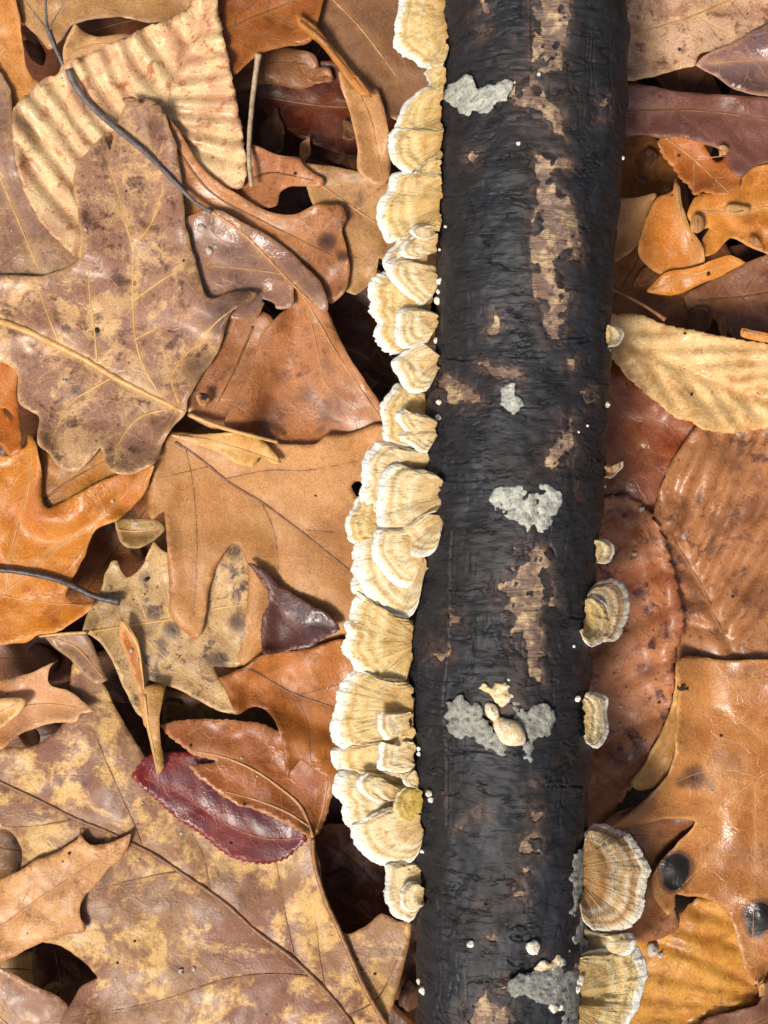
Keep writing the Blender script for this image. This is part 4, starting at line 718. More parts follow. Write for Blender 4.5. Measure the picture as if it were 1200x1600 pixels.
for _ in range(46):
    x_, y_ = rk.uniform(670, 930), rk.uniform(10, 1590); l_ = rk.uniform(14, 60); a_ = rk.uniform(-.16, .16)
    cracks.append([(x_ + l_ * q, y_ + l_ * q * a_ + rk.uniform(-2.5, 2.5)) for q in (0, .25, .5, .75, 1)])
for cpts in cracks:
    C_ = catmull(cpts, 6, False); x0, y0 = C_.min(0) - 6; x1, y1 = C_.max(0) + 6; k = vis & (PX > x0) & (PX < x1) & (PY > y0) & (PY < y1)
    if k.any(): ds_ = segdist(C_, PX[k], PY[k]); rad[k] -= 4.6 * np.exp(-(ds_ / 1.7) ** 2) * (.5 + fbm(PX[k] / 9, PY[k] / 9, 58, 2)) - .9 * np.exp(-((ds_ - 3.6) / 1.8) ** 2)
def grid_mesh(name, rad_, m, parent, keep=None, attrs=None):
    x = cx + rad_ * np.sin(TH); z = ZC + rad_ * np.cos(TH)
    v = np.stack([x, -YS, z], -1).reshape(-1, 3) * S; ny, nt = TH.shape
    i = np.arange(ny - 1)[:, None] * nt; j = np.arange(nt)[None, :]; j2 = (j + 1) % nt
    f = np.stack([i + j, i + nt + j, i + nt + j2, i + j2], -1).reshape(-1, 4)
    if keep is not None:
        kk = keep.ravel(); f = f[kk[f].sum(1) >= 2]
    me = bpy.data.meshes.new(name); me.vertices.add(len(v)); me.vertices.foreach_set('co', v.ravel())
    me.loops.add(len(f) * 4); me.loops.foreach_set('vertex_index', f.ravel().astype(np.int32))
    me.polygons.add(len(f)); me.polygons.foreach_set('loop_start', np.arange(0, len(f) * 4, 4, dtype=np.int32))
    me.update(calc_edges=True)
    me.polygons.foreach_set('use_smooth', np.ones(len(f), bool))
    for k_, a_ in (attrs or {}).items():
        at = me.attributes.new(k_, 'FLOAT', 'POINT'); at.data.foreach_set('value', a_.ravel().astype(np.float32))
    at = me.attributes.new('bark_uv', 'FLOAT_VECTOR', 'POINT')
    at.data.foreach_set('vector', np.stack([TH * 125 * S, YS * S, 0 * TH], -1).ravel().astype(np.float32))
    me.materials.append(m); o = bpy.data.objects.new(name, me); col.objects.link(o); o.parent = parent; return o
t = NT('black_bark'); an = t.n.new('ShaderNodeAttribute'); an.attribute_name = 'bark_uv'; uv = an.outputs['Vector']
def stretch(tt, uv_, sx, sy):
    mp = tt.n.new('ShaderNodeMapping'); mp.inputs['Scale'].default_value = (sx, sy, 1); tt.l.new(uv_, mp.inputs['Vector']); return mp.outputs[0]
ring = t.noise(stretch(t, uv, 150, 620), 1.0, 4, 0.6, 0.4); big = t.noise(stretch(t, uv, 70, 45), 1.0, 4, 0.55); fin = t.noise(stretch(t, uv, 700, 1800), 1.0, 3, 0.55)
c = t.mix(t.ramp(big, .4, .68), lin((35, 36, 41)), lin((30, 28, 26)))
c = t.mix(t.ramp(t.noise(stretch(t, uv, 110, 60), 1.0, 5, .65), .6, .70, 0, .6), c, lin((84, 56, 46)))
c = t.mix(t.ramp(ring, .30, .44, .85, 0), c, lin((12, 11, 12)))
ck = t.math('ABSOLUTE', t.math('SUBTRACT', t.noise(stretch(t, uv, 75, 300), 1.0, 5, .6, .3), .5)); ckm = t.math('MULTIPLY', t.ramp(ck, 0, .016, 1, 0), t.ramp(t.noise(stretch(t, uv, 120, 160), 1.0, 2, .5), .45, .6)); c = t.mix(ckm, c, lin((5, 5, 5)))
pit = t.noise(stretch(t, uv, 420, 700), 1.0, 3, .6); c = t.mix(t.ramp(pit, .30, .36, .9, 0), c, lin((8, 7, 7)))
c = t.mix(t.ramp(fin, .60, .78, 0, .4), c, lin((92, 90, 92)))
st = t.math('MULTIPLY', t.attr('stain'), t.ramp(t.noise(stretch(t, uv, 300, 420), 1.0, 5, .7), .36, .6, .15, 1)); c = t.mix(st, c, lin((84, 66, 58)))
t.out(c, t.ramp(big, .3, .7, .56, .70), t.bump(t.math('ADD', ring, t.math('ADD', t.math('MULTIPLY', fin, .2), t.math('SUBTRACT', t.math('MULTIPLY', pit, .5), t.math('MULTIPLY', ckm, .9)))), .00035, .9), .4)
BARK = t.m
t = NT('bare_wood'); an = t.n.new('ShaderNodeAttribute'); an.attribute_name = 'bark_uv'; uv = an.outputs['Vector']
a_ = t.noise(stretch(t, uv, 230, 260), 1.0, 5, .65); b_ = t.noise(stretch(t, uv, 180, 1500), 1.0, 4, .65)
c = t.mix(t.ramp(a_, .46, .62), lin((124, 100, 86)), lin((196, 166, 128)))
c = t.mix(t.ramp(b_, .5, .7, 0, .6), c, lin((92, 62, 46)))
c = t.mix(t.ramp(t.noise(stretch(t, uv, 800, 800), 1., 3, .6), .62, .75, 0, .6), c, lin((228, 200, 156)))
t.out(c, .6, t.bump(t.math('ADD', a_, b_), .0006, 1.0))
WOOD = t.m
branch = empty('dead_branch', (0, 0, 0))
tag(branch, 'blackened dead branch with pale bracket fungi along both flanks', 'branch')
stain = np.exp(-edge / 9.0)
for (sx, sy, sa, sb) in ((840, 140, 40, 60), (790, 1110, 40, 40), (880, 690, 26, 40), (700, 610, 30, 24), (790, 925, 30, 36), (820, 1045, 20, 60), (690, 1015, 26, 18), (860, 440, 26, 60), (790, 1085, 26, 22)):
    stain = np.maximum(stain, .8 * np.exp(-((PX - sx) / sa) ** 2 - ((PY - sy) / sb) ** 2) * vis)
ob = grid_mesh('bark', rad, BARK, branch, keep=~hole, attrs={'stain': stain})
core = R + 8 * fbm(TH * 125 / 110, YS / 190, 31, 3) + 5 * fbm(TH * 125 / 34, YS / 30, 32, 3) - 4.2 + 2.0 * fbm(TH * 125 / 11, YS / 9, 61, 3) + 1.2 * fbm(TH * 125 / 30, YS / 5, 62, 2)
near = np.zeros(TH.shape, bool); near[:] = edge < 12; near |= hole
grid_mesh('bare_wood', core, WOOD, branch, keep=near | (np.abs(YS) > YF + 30))

# crusts of lichen on the bark
def crust(outline, m, hgt=4.0, label=None, name='lichen_patch', rag=4.5, relief=4.5):
    O = catmull(outline, 3.0); arc = np.arange(len(O)) * 3.0
    dl = np.roll(O, -1, 0) - np.roll(O, 1, 0); nr = np.stack([dl[:, 1], -dl[:, 0]], -1); nr /= np.linalg.norm(nr, axis=1)[:, None] + 1e-6
    O = O + nr * (rag * 2 * fbm(arc / 9, arc * 0 + outline[0][0], 71, 3))[:, None]
    x0, y0 = O.min(0); x1, y1 = O.max(0); XX, YY = np.meshgrid(np.arange(x0, x1, 2.6), np.arange(y0, y1, 2.6)); XX, YY = XX.ravel(), YY.ravel()
    k = inside(O, XX, YY); XX, YY = XX[k], YY[k]; k = segdist(O, XX, YY, True) > 1.4; XX, YY = XX[k], YY[k]
    nb = len(O)
    vs, es, fs, *_ = delaunay_2d_cdt([Vector(p) for p in O] + [Vector(p) for p in zip(XX, YY)], [(i, (i + 1) % nb) for i in range(nb)], [], 1, .01)
    q = np.array([(p.x, p.y) for p in vs]); fs = np.array([f for f in fs if len(f) == 3]); e = segdist(O, q[:, 0], q[:, 1], True)
    z = branch_top(q[:, 0], q[:, 1]) + hgt * .5 * (.3 + .7 * sm(0, 5, e)) + 2.2 * fbm(q[:, 0] / 4, q[:, 1] / 4, 73, 2) + relief * fbm(q[:, 0] / 10, q[:, 1] / 8, 72, 4) + 1.5
    w = to_world(q[:, 0], q[:, 1], z)
    if np.cross(w[fs[0][1]] - w[fs[0][0]], w[fs[0][2]] - w[fs[0][0]])[2] < 0: fs = fs[:, ::-1]
    o = mesh_obj(name, w, fs, m, branch, np.zeros(3), None, 3.0 * S)
    if label: o['label'] = label
    return o
def crust_mat(name, a, b, c_, seed):
    t = NT(name); v = t.coord(seed); n1 = t.noise(v, 420, 5, .65); n2 = t.noise(v, 1400, 4, .65)
    c = t.mix(t.ramp(n1, .42, .58), lin(a), lin(b)); c = t.mix(t.ramp(n2, .54, .66, 0, .85), c, lin(c_)); n5 = t.noise(v, 800, 5, .7); c = t.mix(t.ramp(n5, .60, .66, 0, .8), c, mul(lin(c_), .35)); c = t.mix(t.ramp(t.noise(v, 600, 4, .7), .58, .68, 0, .6), c, mul(lin(a), 1.35))
    return t.out(c, .72, t.bump(t.math('ADD', n1, t.math('MULTIPLY', n2, .6)), .0006, 1.0))
LICH = crust_mat('grey_lichen', (190, 190, 178), (162, 163, 152), (120, 118, 106), 1)
LICH2 = crust_mat('green_grey_lichen', (156, 155, 144), (128, 128, 120), (88, 86, 78), 2)
CREAM = crust_mat('cream_crust', (240, 226, 196), (224, 194, 140), (190, 150, 96), 3)
crust([(692, 157), (697, 138), (710, 128), (735, 120), (746, 134), (775, 128), (808, 125), (795, 141), (785, 158), (765, 172), (740, 175), (722, 177), (714, 168)], LICH, 5, 'pale grey lichen crust shaped like a fish')
crust([(782, 615), (790, 602), (803, 600), (810, 615), (817, 625), (810, 640), (800, 645), (790, 635), (783, 630)], LICH, 5, 'small pale lichen crust')
crust([(767, 772), (785, 762), (810, 758), (825, 768), (845, 760), (868, 762), (880, 790), (868, 800), (856, 825), (850, 833), (840, 825), (825, 826), (805, 815), (785, 800), (772, 790)], LICH, 5, 'large pale grey lichen crust')
crust([(698, 1100), (712, 1092), (722, 1087), (735, 1100), (750, 1100), (760, 1125), (775, 1140), (793, 1165), (785, 1178), (760, 1172), (745, 1156), (715, 1150), (699, 1135)], LICH2, 5, 'green grey lichen crust beside the cream bud')
crust([(803, 1100), (815, 1098), (825, 1109), (845, 1097), (866, 1105), (867, 1130), (860, 1145), (840, 1156), (833, 1166), (830, 1191), (820, 1193), (815, 1180), (820, 1160), (825, 1145), (808, 1125)], LICH2, 5, 'green grey lichen crust with a hanging tail')
crust([(750, 1073), (770, 1070), (795, 1071), (804, 1090), (790, 1100), (775, 1096), (760, 1086)], CREAM, 7, 'white crumbling crust above the cream bud', 'crust_patch', 5)
crust([(793, 1542), (810, 1520), (850, 1516), (885, 1496), (894, 1470), (900, 1440), (905, 1420), (916, 1430), (916, 1500), (912, 1580), (905, 1660), (885, 1640), (875, 1576), (840, 1570), (825, 1556), (800, 1560)], LICH2, 6, 'broad green grey lichen crust')
crust([(893, 1392), (896, 1355), (906, 1330), (914, 1318), (921, 1298), (924, 1340), (919, 1378), (908, 1400), (900, 1440), (893, 1440)], LICH2, 6, 'grey lichen crust under the large zoned bracket')
crust([(835, 1516), (848, 1500), (860, 1505), (875, 1490), (884, 1498), (880, 1516), (860, 1519)], CREAM, 6, 'cream flake', 'crust_patch', 3)
# buds and grains on the bark
def grain(px, py, r, m=None, squash=.8, name='white_grain'):
    nu, nv = 12, 8; V = []; F = []
    z0 = float(branch_top(np.array([px]), np.array([py]))[0]); c0 = to_world(np.float64(px), np.float64(py), np.float64(z0 + r * .3))
    for i in range(nv + 1):
        a = math.pi * i / nv
        for j in range(nu):
            b = 2 * math.pi * j / nu; k = r * (1 + .5 * float(vnoise(np.array([math.cos(b) * 1.6 + px]), np.array([math.sin(b) * 1.6 + a * 1.4 + py]), 4)[0]))
            V.append(c0 + np.array([k * math.sin(a) * math.cos(b), k * math.sin(a) * math.sin(b), k * squash * math.cos(a)]) * S)
    for i in range(nv):
        for j in range(nu): F.append((i * nu + j, (i + 1) * nu + j, (i + 1) * nu + (j + 1) % nu, i * nu + (j + 1) % nu))
    mesh_obj(name, V, F, m or WHITE, branch, np.zeros(3))
WHITE = crust_mat('white_grain', (248, 242, 228), (236, 224, 198), (214, 190, 150), 4)
for g in [(833, 1481, 9), (735, 1475, 5), (904, 1532, 9), (911, 1541, 8), (901, 1545, 6), (661, 1548, 6), (656, 1533, 5), (865, 1575, 7), (875, 1574, 5), (643, 1092, 4), (640, 1106, 5), (642, 1124, 4), (654, 1170, 3), (654, 1178, 3), (903, 1092, 4), (973, 247, 3), (681, 317, 6), (683, 330, 3), (685, 226, 5), (687, 243, 6), (685, 268, 4), (687, 440, 5), (686, 456, 4), (685, 470, 6), (683, 532, 5), (681, 545, 5), (686, 628, 4), (685, 652, 4), (949, 632, 4), (952, 548, 2), (945, 760, 2), (670, 1240, 5), (673, 1250, 4), (660, 1330, 3), (810, 224, 3), (842, 116, 2.5), (696, 354, 2), (687, 390, 2), (904, 675, 2), (918, 665, 2), (795, 1062, 2), (897, 1010, 2), (656, 1395, 2)]: grain(*g)
def bud(path, radii, label):
    pp = catmull(path, 3, False); r = np.interp(np.linspace(0, 1, len(pp)), np.linspace(0, 1, len(radii)), radii)
    z = branch_top(pp[:, 0], pp[:, 1]) + r * .5
    o = tube('fungus_bud', to_world(pp[:, 0], pp[:, 1], z), r * S, CREAM, branch, np.zeros(3), 14, .8); o['label'] = label
bud([(760, 1099), (766, 1107), (772, 1118), (778, 1127)], [2, 8, 9, 6, 4], 'slim cream bud')
bud([(774, 1122), (783, 1133), (795, 1143), (808, 1152), (818, 1160)], [3, 9, 13, 17, 17, 12, 3], 'plump cream bud')

# ------------------------------------------------------------------ bracket fungi
def cap_mat(name, inner, mid_, pale, rim_, seed, rimw=.86, grey=0.0):
    t = NT(name); v = t.coord(seed); z = t.attr('zone'); wob = t.math('MULTIPLY', t.math('SUBTRACT', t.noise(v, 200, 3, .6), .5), .11)
    zz = t.math('ADD', z, wob)
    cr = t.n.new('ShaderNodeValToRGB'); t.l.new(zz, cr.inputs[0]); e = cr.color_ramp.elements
    stops = [(0.0, inner), (.2, mid_), (.36, inner), (.5, pale), (.62, mid_), (.71, pale), (.775, inner), (rimw + .01, pale), (min(.99, rimw + .1), rim_)]  # growth zones; the brown stop before the rim paints the steps' shadow line
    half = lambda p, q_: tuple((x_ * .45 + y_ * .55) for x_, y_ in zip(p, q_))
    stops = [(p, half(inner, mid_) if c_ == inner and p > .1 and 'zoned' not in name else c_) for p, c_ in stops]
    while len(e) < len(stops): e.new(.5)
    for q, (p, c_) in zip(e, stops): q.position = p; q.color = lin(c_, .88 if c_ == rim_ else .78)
    c = cr.outputs[0]
    n2 = t.noise(v, 260, 4, .6); c = t.mix(t.ramp(n2, .52, .7, 0, .5), c, lin(pale, .8))
    n4 = t.noise(v, 520, 4, .65); c = t.mix(t.ramp(n4, .54, .68, 0, .75), c, lin(inner, .74))
    cb = t.node('ShaderNodeCombineXYZ', X=t.math('MULTIPLY', t.attr('along'), 1100.0), Y=t.math('MULTIPLY', z, 3.0))
    rad_ = t.noise(cb.outputs[0], 1.0, 4, .6); c = t.mix(t.ramp(rad_, .58, .74, 0, .32), c, mul(lin(inner), .66))          # radial streaks
    c = t.mix(t.ramp(t.noise(v, 1700, 3, .6), .60, .72, 0, .6), c, mul(lin(inner), .5))
    c = t.mix(t.math('MULTIPLY', t.attr('lip'), .9), c, lin(rim_))
    h = t.math('ADD', t.noise(v, 1500, 5, .7), t.math('ADD', t.math('MULTIPLY', n4, .8), t.math('MULTIPLY', rad_, .9)))
    m = t.out(c, .75, t.bump(h, .0005, 1.0), .3)
    return m
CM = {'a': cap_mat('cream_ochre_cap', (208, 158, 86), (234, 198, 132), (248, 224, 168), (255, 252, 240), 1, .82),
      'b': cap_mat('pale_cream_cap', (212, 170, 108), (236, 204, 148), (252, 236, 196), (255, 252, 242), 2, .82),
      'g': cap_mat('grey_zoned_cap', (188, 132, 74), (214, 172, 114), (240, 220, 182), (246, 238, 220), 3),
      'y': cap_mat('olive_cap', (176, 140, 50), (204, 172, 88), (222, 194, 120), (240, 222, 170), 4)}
ln = 0
def bracket(label, att, rim, lv=0.0, m='a', fall=10.0, dome=6.0, th0=15.0, ripple=1.1, zones=5, ruffle=5.0, rag=1.6, z0=None, group='bracket fungi on the branch', zatt=None, parts=True):
    """a fan shaped cap spreading from where it is attached to the branch"""
    global ln
    ln += 1; P = catmull(rim, 2.4, False); n = len(P); A = np.array(att, float)
    arc = np.arange(n) * 2.4; out = P - A; L = np.linalg.norm(out, axis=1); out = out / L[:, None]
    P = P + out * (rag * 1.5 * fbm(arc / 4.0 + 2 * fbm(arc / 14, arc * 0, 85 + ln, 2), arc * 0 + ln, 80 + ln, 3) * (.4 + 1.6 * np.abs(fbm(arc / 22, arc * 0 + 9, 86 + ln, 2))) + rag * 3.0 * fbm(arc / 24.0, arc * 0 + ln, 90 + ln, 2))[:, None]
    zb = (205 + 10 * lv) if z0 is None else z0
    ts = np.concatenate([np.linspace(.03, .8, 17), np.linspace(.83, .985, 9)]); T = ts[:, None]
    fr = np.linspace(0, 1, n); A1 = A + .7 * (P[0] - A) * np.array([.25, 1]); A2 = A + .7 * (P[-1] - A) * np.array([.25, 1])   # attached along a line on the bark
    AX = A1[0] + (A2[0] - A1[0]) * fr; AY = A1[1] + (A2[1] - A1[1]) * fr
    AX = AX + 5 * fbm(AY / 9 + ln, AY * 0, 161 + ln, 3)
    QX = AX[None] + T * (P[:, 0] - AX)[None]; QY = AY[None] + T * (P[:, 1] - AY)[None]; AR = arc[None] + 0 * T
    top = zb - fall * T ** 1.6 + dome * np.sin(np.clip(T * 1.05, 0, 1) * math.pi) * .8
    top = top + ripple * np.sin(2 * math.pi * zones * (T + .035 * fbm(AR / 30, T * 2, 101 + ln, 2))) * sm(.1, .35, T) + ruffle * T * fbm(AR / 34, T * 1.2 + ln, 111 + ln, 3) + 1.8 * fbm(QX / 6, QY / 6, 121 + ln, 3) + 5.0 * fbm(QX / 19, QY / 17, 151 + ln, 2) * sm(0, .3, T)
    wv = .03 * fbm(AR / 22, 0 * T, 141 + ln, 2)
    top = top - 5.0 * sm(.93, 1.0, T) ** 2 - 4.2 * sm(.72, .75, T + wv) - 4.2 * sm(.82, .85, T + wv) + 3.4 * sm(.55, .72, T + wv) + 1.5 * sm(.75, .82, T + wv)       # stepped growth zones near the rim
    cover = branch_under(600 + (QX - 600) * .9, 800 + (QY - 800) * .9) < 900
    lift = np.maximum(0, np.where(cover, np.minimum(branch_top(QX, QY), 330) + 2.5 + 2 * sm(.0, .6, T) - top, 0)); sl = .9 * np.diff(ts)[:, None] * np.hypot(P[:, 0] - AX, P[:, 1] - AY)[None]
    for i in range(1, len(ts)): lift[i] = np.maximum(lift[i], lift[i - 1] - sl[i - 1])          # slope up gently onto the bark
    for i in range(len(ts) - 2, -1, -1): lift[i] = np.maximum(lift[i], lift[i + 1] - sl[i])
    kw = min(9, n // 6)
    if kw > 1:                                                              # even across the fan
        lm = np.pad(lift, ((0, 0), (kw, kw)), mode='edge'); mx = np.max([lm[:, s_:s_ + n] for s_ in range(2 * kw + 1)], axis=0)
        lm = np.pad(mx, ((0, 0), (kw, kw)), mode='edge'); lift = np.mean([lm[:, s_:s_ + n] for s_ in range(2 * kw + 1)], axis=0)
    top = top + lift
    lip = sm(.9, .98, T) * (.6 + .8 * fbm(AR / 10, T * 6, 131 + ln, 2)); lip = np.clip(lip, 0, 1)
    bt = zb - fall * T ** 1.6 - th0 * (1 - .72 * T) - 2 + ruffle * T * fbm(AR / 34, T * 1.2 + ln, 111 + ln, 3)
    bt = np.minimum(bt, top - 1.2)
    nt = len(ts)
    def put(Z): return to_world(QX, QY, Z).reshape(-1, 3)
    mid_ = to_world(P[:, 0] + 0 * arc, P[:, 1], (top[-1] + bt[-1]) / 2)
    V = np.concatenate([put(top), put(bt), mid_]); o2 = nt * n; o3 = 2 * nt * n; F = []
    ii = np.arange(nt - 1)[:, None] * n; jj = np.arange(n - 1)[None]
    a, b, c_, d_ = ii + jj, ii + jj + 1, ii + n + jj + 1, ii + n + jj
    f1 = np.stack([a, b, c_, d_], -1).reshape(-1, 4); f2 = np.stack([a, d_, c_, b], -1).reshape(-1, 4) + o2
    F = f1.tolist() + f2.tolist(); e1 = (nt - 1) * n
    for j in range(n - 1):
        F.append((e1 + j, e1 + j + 1, o3 + j + 1, o3 + j)); F.append((o3 + j, o3 + j + 1, o2 + e1 + j + 1, o2 + e1 + j))
    for i in range(nt - 1):
        F.append((i * n, (i + 1) * n, o2 + (i + 1) * n, o2 + i * n)); q = i * n + n - 1; F.append((q, o2 + q, o2 + q + n, q + n))
    F.append((e1, o3, o2 + e1)); F.append((e1 + n - 1, o2 + e1 + n - 1, o3 + n - 1))
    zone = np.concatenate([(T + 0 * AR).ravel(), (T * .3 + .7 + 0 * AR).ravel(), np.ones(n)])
    lp = np.concatenate([lip.ravel(), (T * .5 + .3 + 0 * AR).ravel(), np.ones(n)])
    sgn = np.cross(V[F[40][1]] - V[F[40][0]], V[F[40][2]] - V[F[40][1]])[2]
    if sgn < 0: F = [tuple(f)[::-1] for f in F]
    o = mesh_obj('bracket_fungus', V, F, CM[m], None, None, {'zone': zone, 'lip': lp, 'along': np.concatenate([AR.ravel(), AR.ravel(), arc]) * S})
    tag(o, label, 'fungus', group); return o
B = bracket
B('cream cap at the top end of the bracket row, broad white rim', (700, 30), [(690, -70), (650, -50), (628, -15), (618, 25), (616, 52), (616, 74), (628, 88), (650, 98), (656, 106), (672, 109), (688, 104), (697, 90)], 1.2, zones=4)
B('narrow crumbly cream stub between the two uppermost caps', (697, 122), [(690, 100), (672, 105), (661, 114), (665, 126), (668, 142), (680, 146), (692, 142)], -.2, rag=2.5)
B('cream cap with a slanting white rim, second below the top cap', (692, 172), [(692, 138), (660, 138), (645, 150), (630, 166), (622, 188), (616, 206), (640, 212), (690, 212)], .2)
B('ochre cap with scalloped white rim around a crescent notch', (692, 225), [(694, 203), (650, 200), (618, 200), (606, 212), (606, 235), (612, 250), (622, 262), (638, 272), (650, 262), (667, 250), (688, 248)], 1.2)
B('small ochre knob in the crescent notch of the scalloped cap', (690, 266), [(688, 247), (668, 249), (652, 260), (650, 272), (662, 281), (682, 284)], .4, rag=1.2, zones=2)
B('wide ochre cap with a lobed cream rim over a black gap', (692, 318), [(688, 270), (650, 268), (612, 272), (604, 298), (592, 316), (588, 336), (592, 350), (597, 366), (604, 381), (616, 378), (630, 366), (650, 362), (686, 364)], .3)
B('grey cream cap mostly hidden behind two overlapping caps', (676, 408), [(650, 362), (628, 366), (612, 384), (602, 398), (597, 414), (606, 436), (630, 450)], .1, 'b')
B('smooth pale cap wedged above the oval tan cap', (684, 385), [(684, 362), (656, 368), (640, 368), (631, 378), (625, 394), (632, 402), (647, 406), (668, 400), (680, 394)], 1.6, 'b', zones=3, z0=242)
B('tiny white knob cap on the smooth pale cap', (682, 363), [(680, 352), (664, 351), (647, 354), (640, 361), (645, 369), (656, 374), (669, 371), (678, 369)], 2.6, 'b', zones=2, th0=10, z0=256)
B('white tufted cap spread behind the oval tan cap', (684, 490), [(640, 420), (602, 424), (588, 428), (580, 440), (577, 455), (583, 470), (579, 490), (587, 505), (583, 520), (590, 535), (605, 550), (618, 554), (640, 548)], -.6, rag=3.4)
B('oval tan cap with layered cream rim', (684, 440), [(680, 416), (668, 414), (650, 407), (624, 402), (603, 408), (602, 424), (606, 434), (616, 448), (633, 460), (646, 471), (658, 479), (672, 469), (681, 454)], 1.7, 'b')
B('pale two lobed cap below the oval tan cap', (686, 505), [(682, 488), (645, 482), (624, 483), (617, 490), (618, 503), (614, 520), (617, 536), (630, 546), (650, 541), (667, 536), (674, 522), (682, 512)], .8, 'b', z0=232)
B('cream cap with a brown spot and notched lower rim', (688, 566), [(682, 552), (662, 537), (640, 545), (624, 554), (612, 566), (616, 581), (625, 591), (630, 604), (646, 613), (666, 610), (676, 596), (681, 578)], 1.6, 'b')
B('tan cap curving out behind the ragged white cap', (668, 645), [(664, 612), (640, 604), (622, 599), (609, 612), (597, 626), (594, 642), (597, 666), (601, 688), (622, 698), (650, 702), (666, 690)], 0, 'a')
B('ragged white cap with a torn edge against the bark', (684, 672), [(684, 654), (668, 652), (650, 648), (628, 639), (614, 646), (622, 658), (634, 673), (622, 683), (627, 692), (641, 701), (652, 710), (668, 706), (676, 690)], 1.6, 'b', rag=3.2, ruffle=9, z0=246)
B('cream cap with tufted rim under the big layered cap', (672, 728), [(668, 706), (648, 704), (618, 694), (592, 690), (576, 700), (567, 713), (565, 732), (568, 750), (564, 770), (568, 786), (580, 801), (596, 806), (620, 790)], .4, 'b', rag=2.6)
B('small cap under the big layered cap, fan rim cut short', (600, 818), [(580, 776), (562, 775), (551, 790), (538, 815), (540, 830), (546, 846), (560, 850), (585, 842)], -.8, 'a', z0=196, zones=3)
B('long tufted margin behind the twin stacked caps', (640, 890), [(590, 840), (558, 845), (551, 864), (552, 882), (547, 900), (548, 918), (553, 934), (575, 948)], -1.6, 'b', rag=3.6, z0=188)
B('broad cream cap with rippled white rim at the middle of the row', (668, 872), [(640, 826), (606, 822), (580, 826), (560, 840), (550, 870), (555, 900), (562, 920), (575, 936), (590, 956), (606, 966), (626, 971), (641, 965), (653, 946), (657, 920), (662, 895)], .3, 'b', z0=204)
B('crescent cap stacked on the broad cream cap', (664, 858), [(640, 826), (612, 826), (588, 829), (581, 848), (581, 866), (588, 882), (600, 900), (615, 912), (631, 918), (646, 912), (652, 898), (660, 880)], 1.6, 'b', zones=4, z0=238)
B('fan cap with white scalloped rim below the big layered cap', (694, 812), [(660, 803), (636, 818), (613, 838), (620, 850), (635, 863), (650, 871), (668, 871), (680, 862), (685, 850), (683, 834), (692, 818)], 1.7, 'b', zones=5)
B('big layered cap with orange torn edge on the bark', (692, 768), [(690, 746), (666, 735), (645, 732), (620, 723), (606, 728), (595, 740), (592, 760), (590, 785), (588, 810), (592, 826), (605, 832), (620, 829), (641, 816), (661, 806), (682, 798)], 2.7, 'b', zones=6, dome=9)
B('ochre streaked cap with saw toothed white rim', (648, 1005), [(645, 965), (610, 958), (580, 935), (560, 926), (550, 950), (540, 965), (535, 976), (537, 996), (535, 1015), (545, 1031), (550, 1046), (565, 1056), (572, 1063), (572, 1076), (585, 1086), (601, 1094), (620, 1090), (631, 1075), (640, 1040)], -.2, 'a', rag=3, z0=196)
B('long ochre cap with thick white margin, lower third of the row', (650, 1110), [(632, 1060), (600, 1060), (556, 1047), (537, 1055), (530, 1076), (523, 1096), (520, 1116), (517, 1140), (520, 1160), (531, 1171), (546, 1173), (580, 1166), (640, 1160)], -1.4, 'a', rag=2.6, z0=184)
B('amber cap continuing below the thick margined ochre cap', (650, 1185), [(640, 1150), (580, 1158), (530, 1164), (518, 1172), (518, 1190), (525, 1204), (546, 1208), (590, 1212), (640, 1215)], -2.2, 'a', z0=176)
B('square pale knob on the long ochre cap', (644, 1128), [(640, 1113), (615, 1115), (593, 1115), (589, 1130), (592, 1146), (603, 1156), (620, 1152), (638, 1142)], .6, 'b', zones=2, z0=262, th0=22)
B('double lobed pale knob below the square one', (650, 1183), [(644, 1160), (626, 1156), (614, 1165), (596, 1160), (588, 1178), (590, 1200), (610, 1205), (640, 1207), (648, 1196)], .5, 'b', zones=2, z0=258, th0=24)
B('rim lobed cream cap under the bud cluster', (648, 1240), [(640, 1206), (580, 1204), (532, 1205), (521, 1221), (523, 1241), (532, 1258), (533, 1275), (538, 1288), (552, 1294), (600, 1290)], -1.6, 'b', z0=182)
B('small ear shaped cap lying on the lobed cream cap', (624, 1242), [(616, 1228), (596, 1214), (580, 1207), (564, 1210), (557, 1221), (562, 1238), (575, 1246), (590, 1256), (606, 1251), (620, 1250)], .2, 'b', zones=3, z0=226)
B('small pale lump against the bark above the olive stub', (656, 1220), [(648, 1204), (634, 1208), (628, 1216), (636, 1230), (650, 1234)], .4, 'b', zones=2, z0=262)
B('olive yellow stub of cap with a pointed corner', (664, 1256), [(650, 1232), (632, 1230), (618, 1240), (614, 1262), (620, 1276), (638, 1288), (650, 1274)], .8, 'y', zones=2, z0=252)
B('large rippled cap closing the lower part of the row', (662, 1290), [(642, 1266), (610, 1260), (576, 1273), (552, 1288), (550, 1306), (558, 1326), (576, 1341), (600, 1354), (626, 1354), (645, 1346), (657, 1326), (658, 1305)], -.4, 'b', z0=194)
B('narrow cream cap hanging at the bottom of the row', (660, 1390), [(650, 1345), (620, 1348), (602, 1354), (601, 1374), (602, 1400), (606, 1421), (616, 1434), (631, 1441), (646, 1436), (656, 1420)], -2, 'b', rag=2.2, z0=178)
B('round white button at the bottom of the row', (664, 1400), [(658, 1382), (650, 1377), (635, 1378), (624, 1386), (622, 1400), (631, 1420), (646, 1425), (659, 1416)], 0, 'b', zones=1, z0=256, th0=26, dome=12)
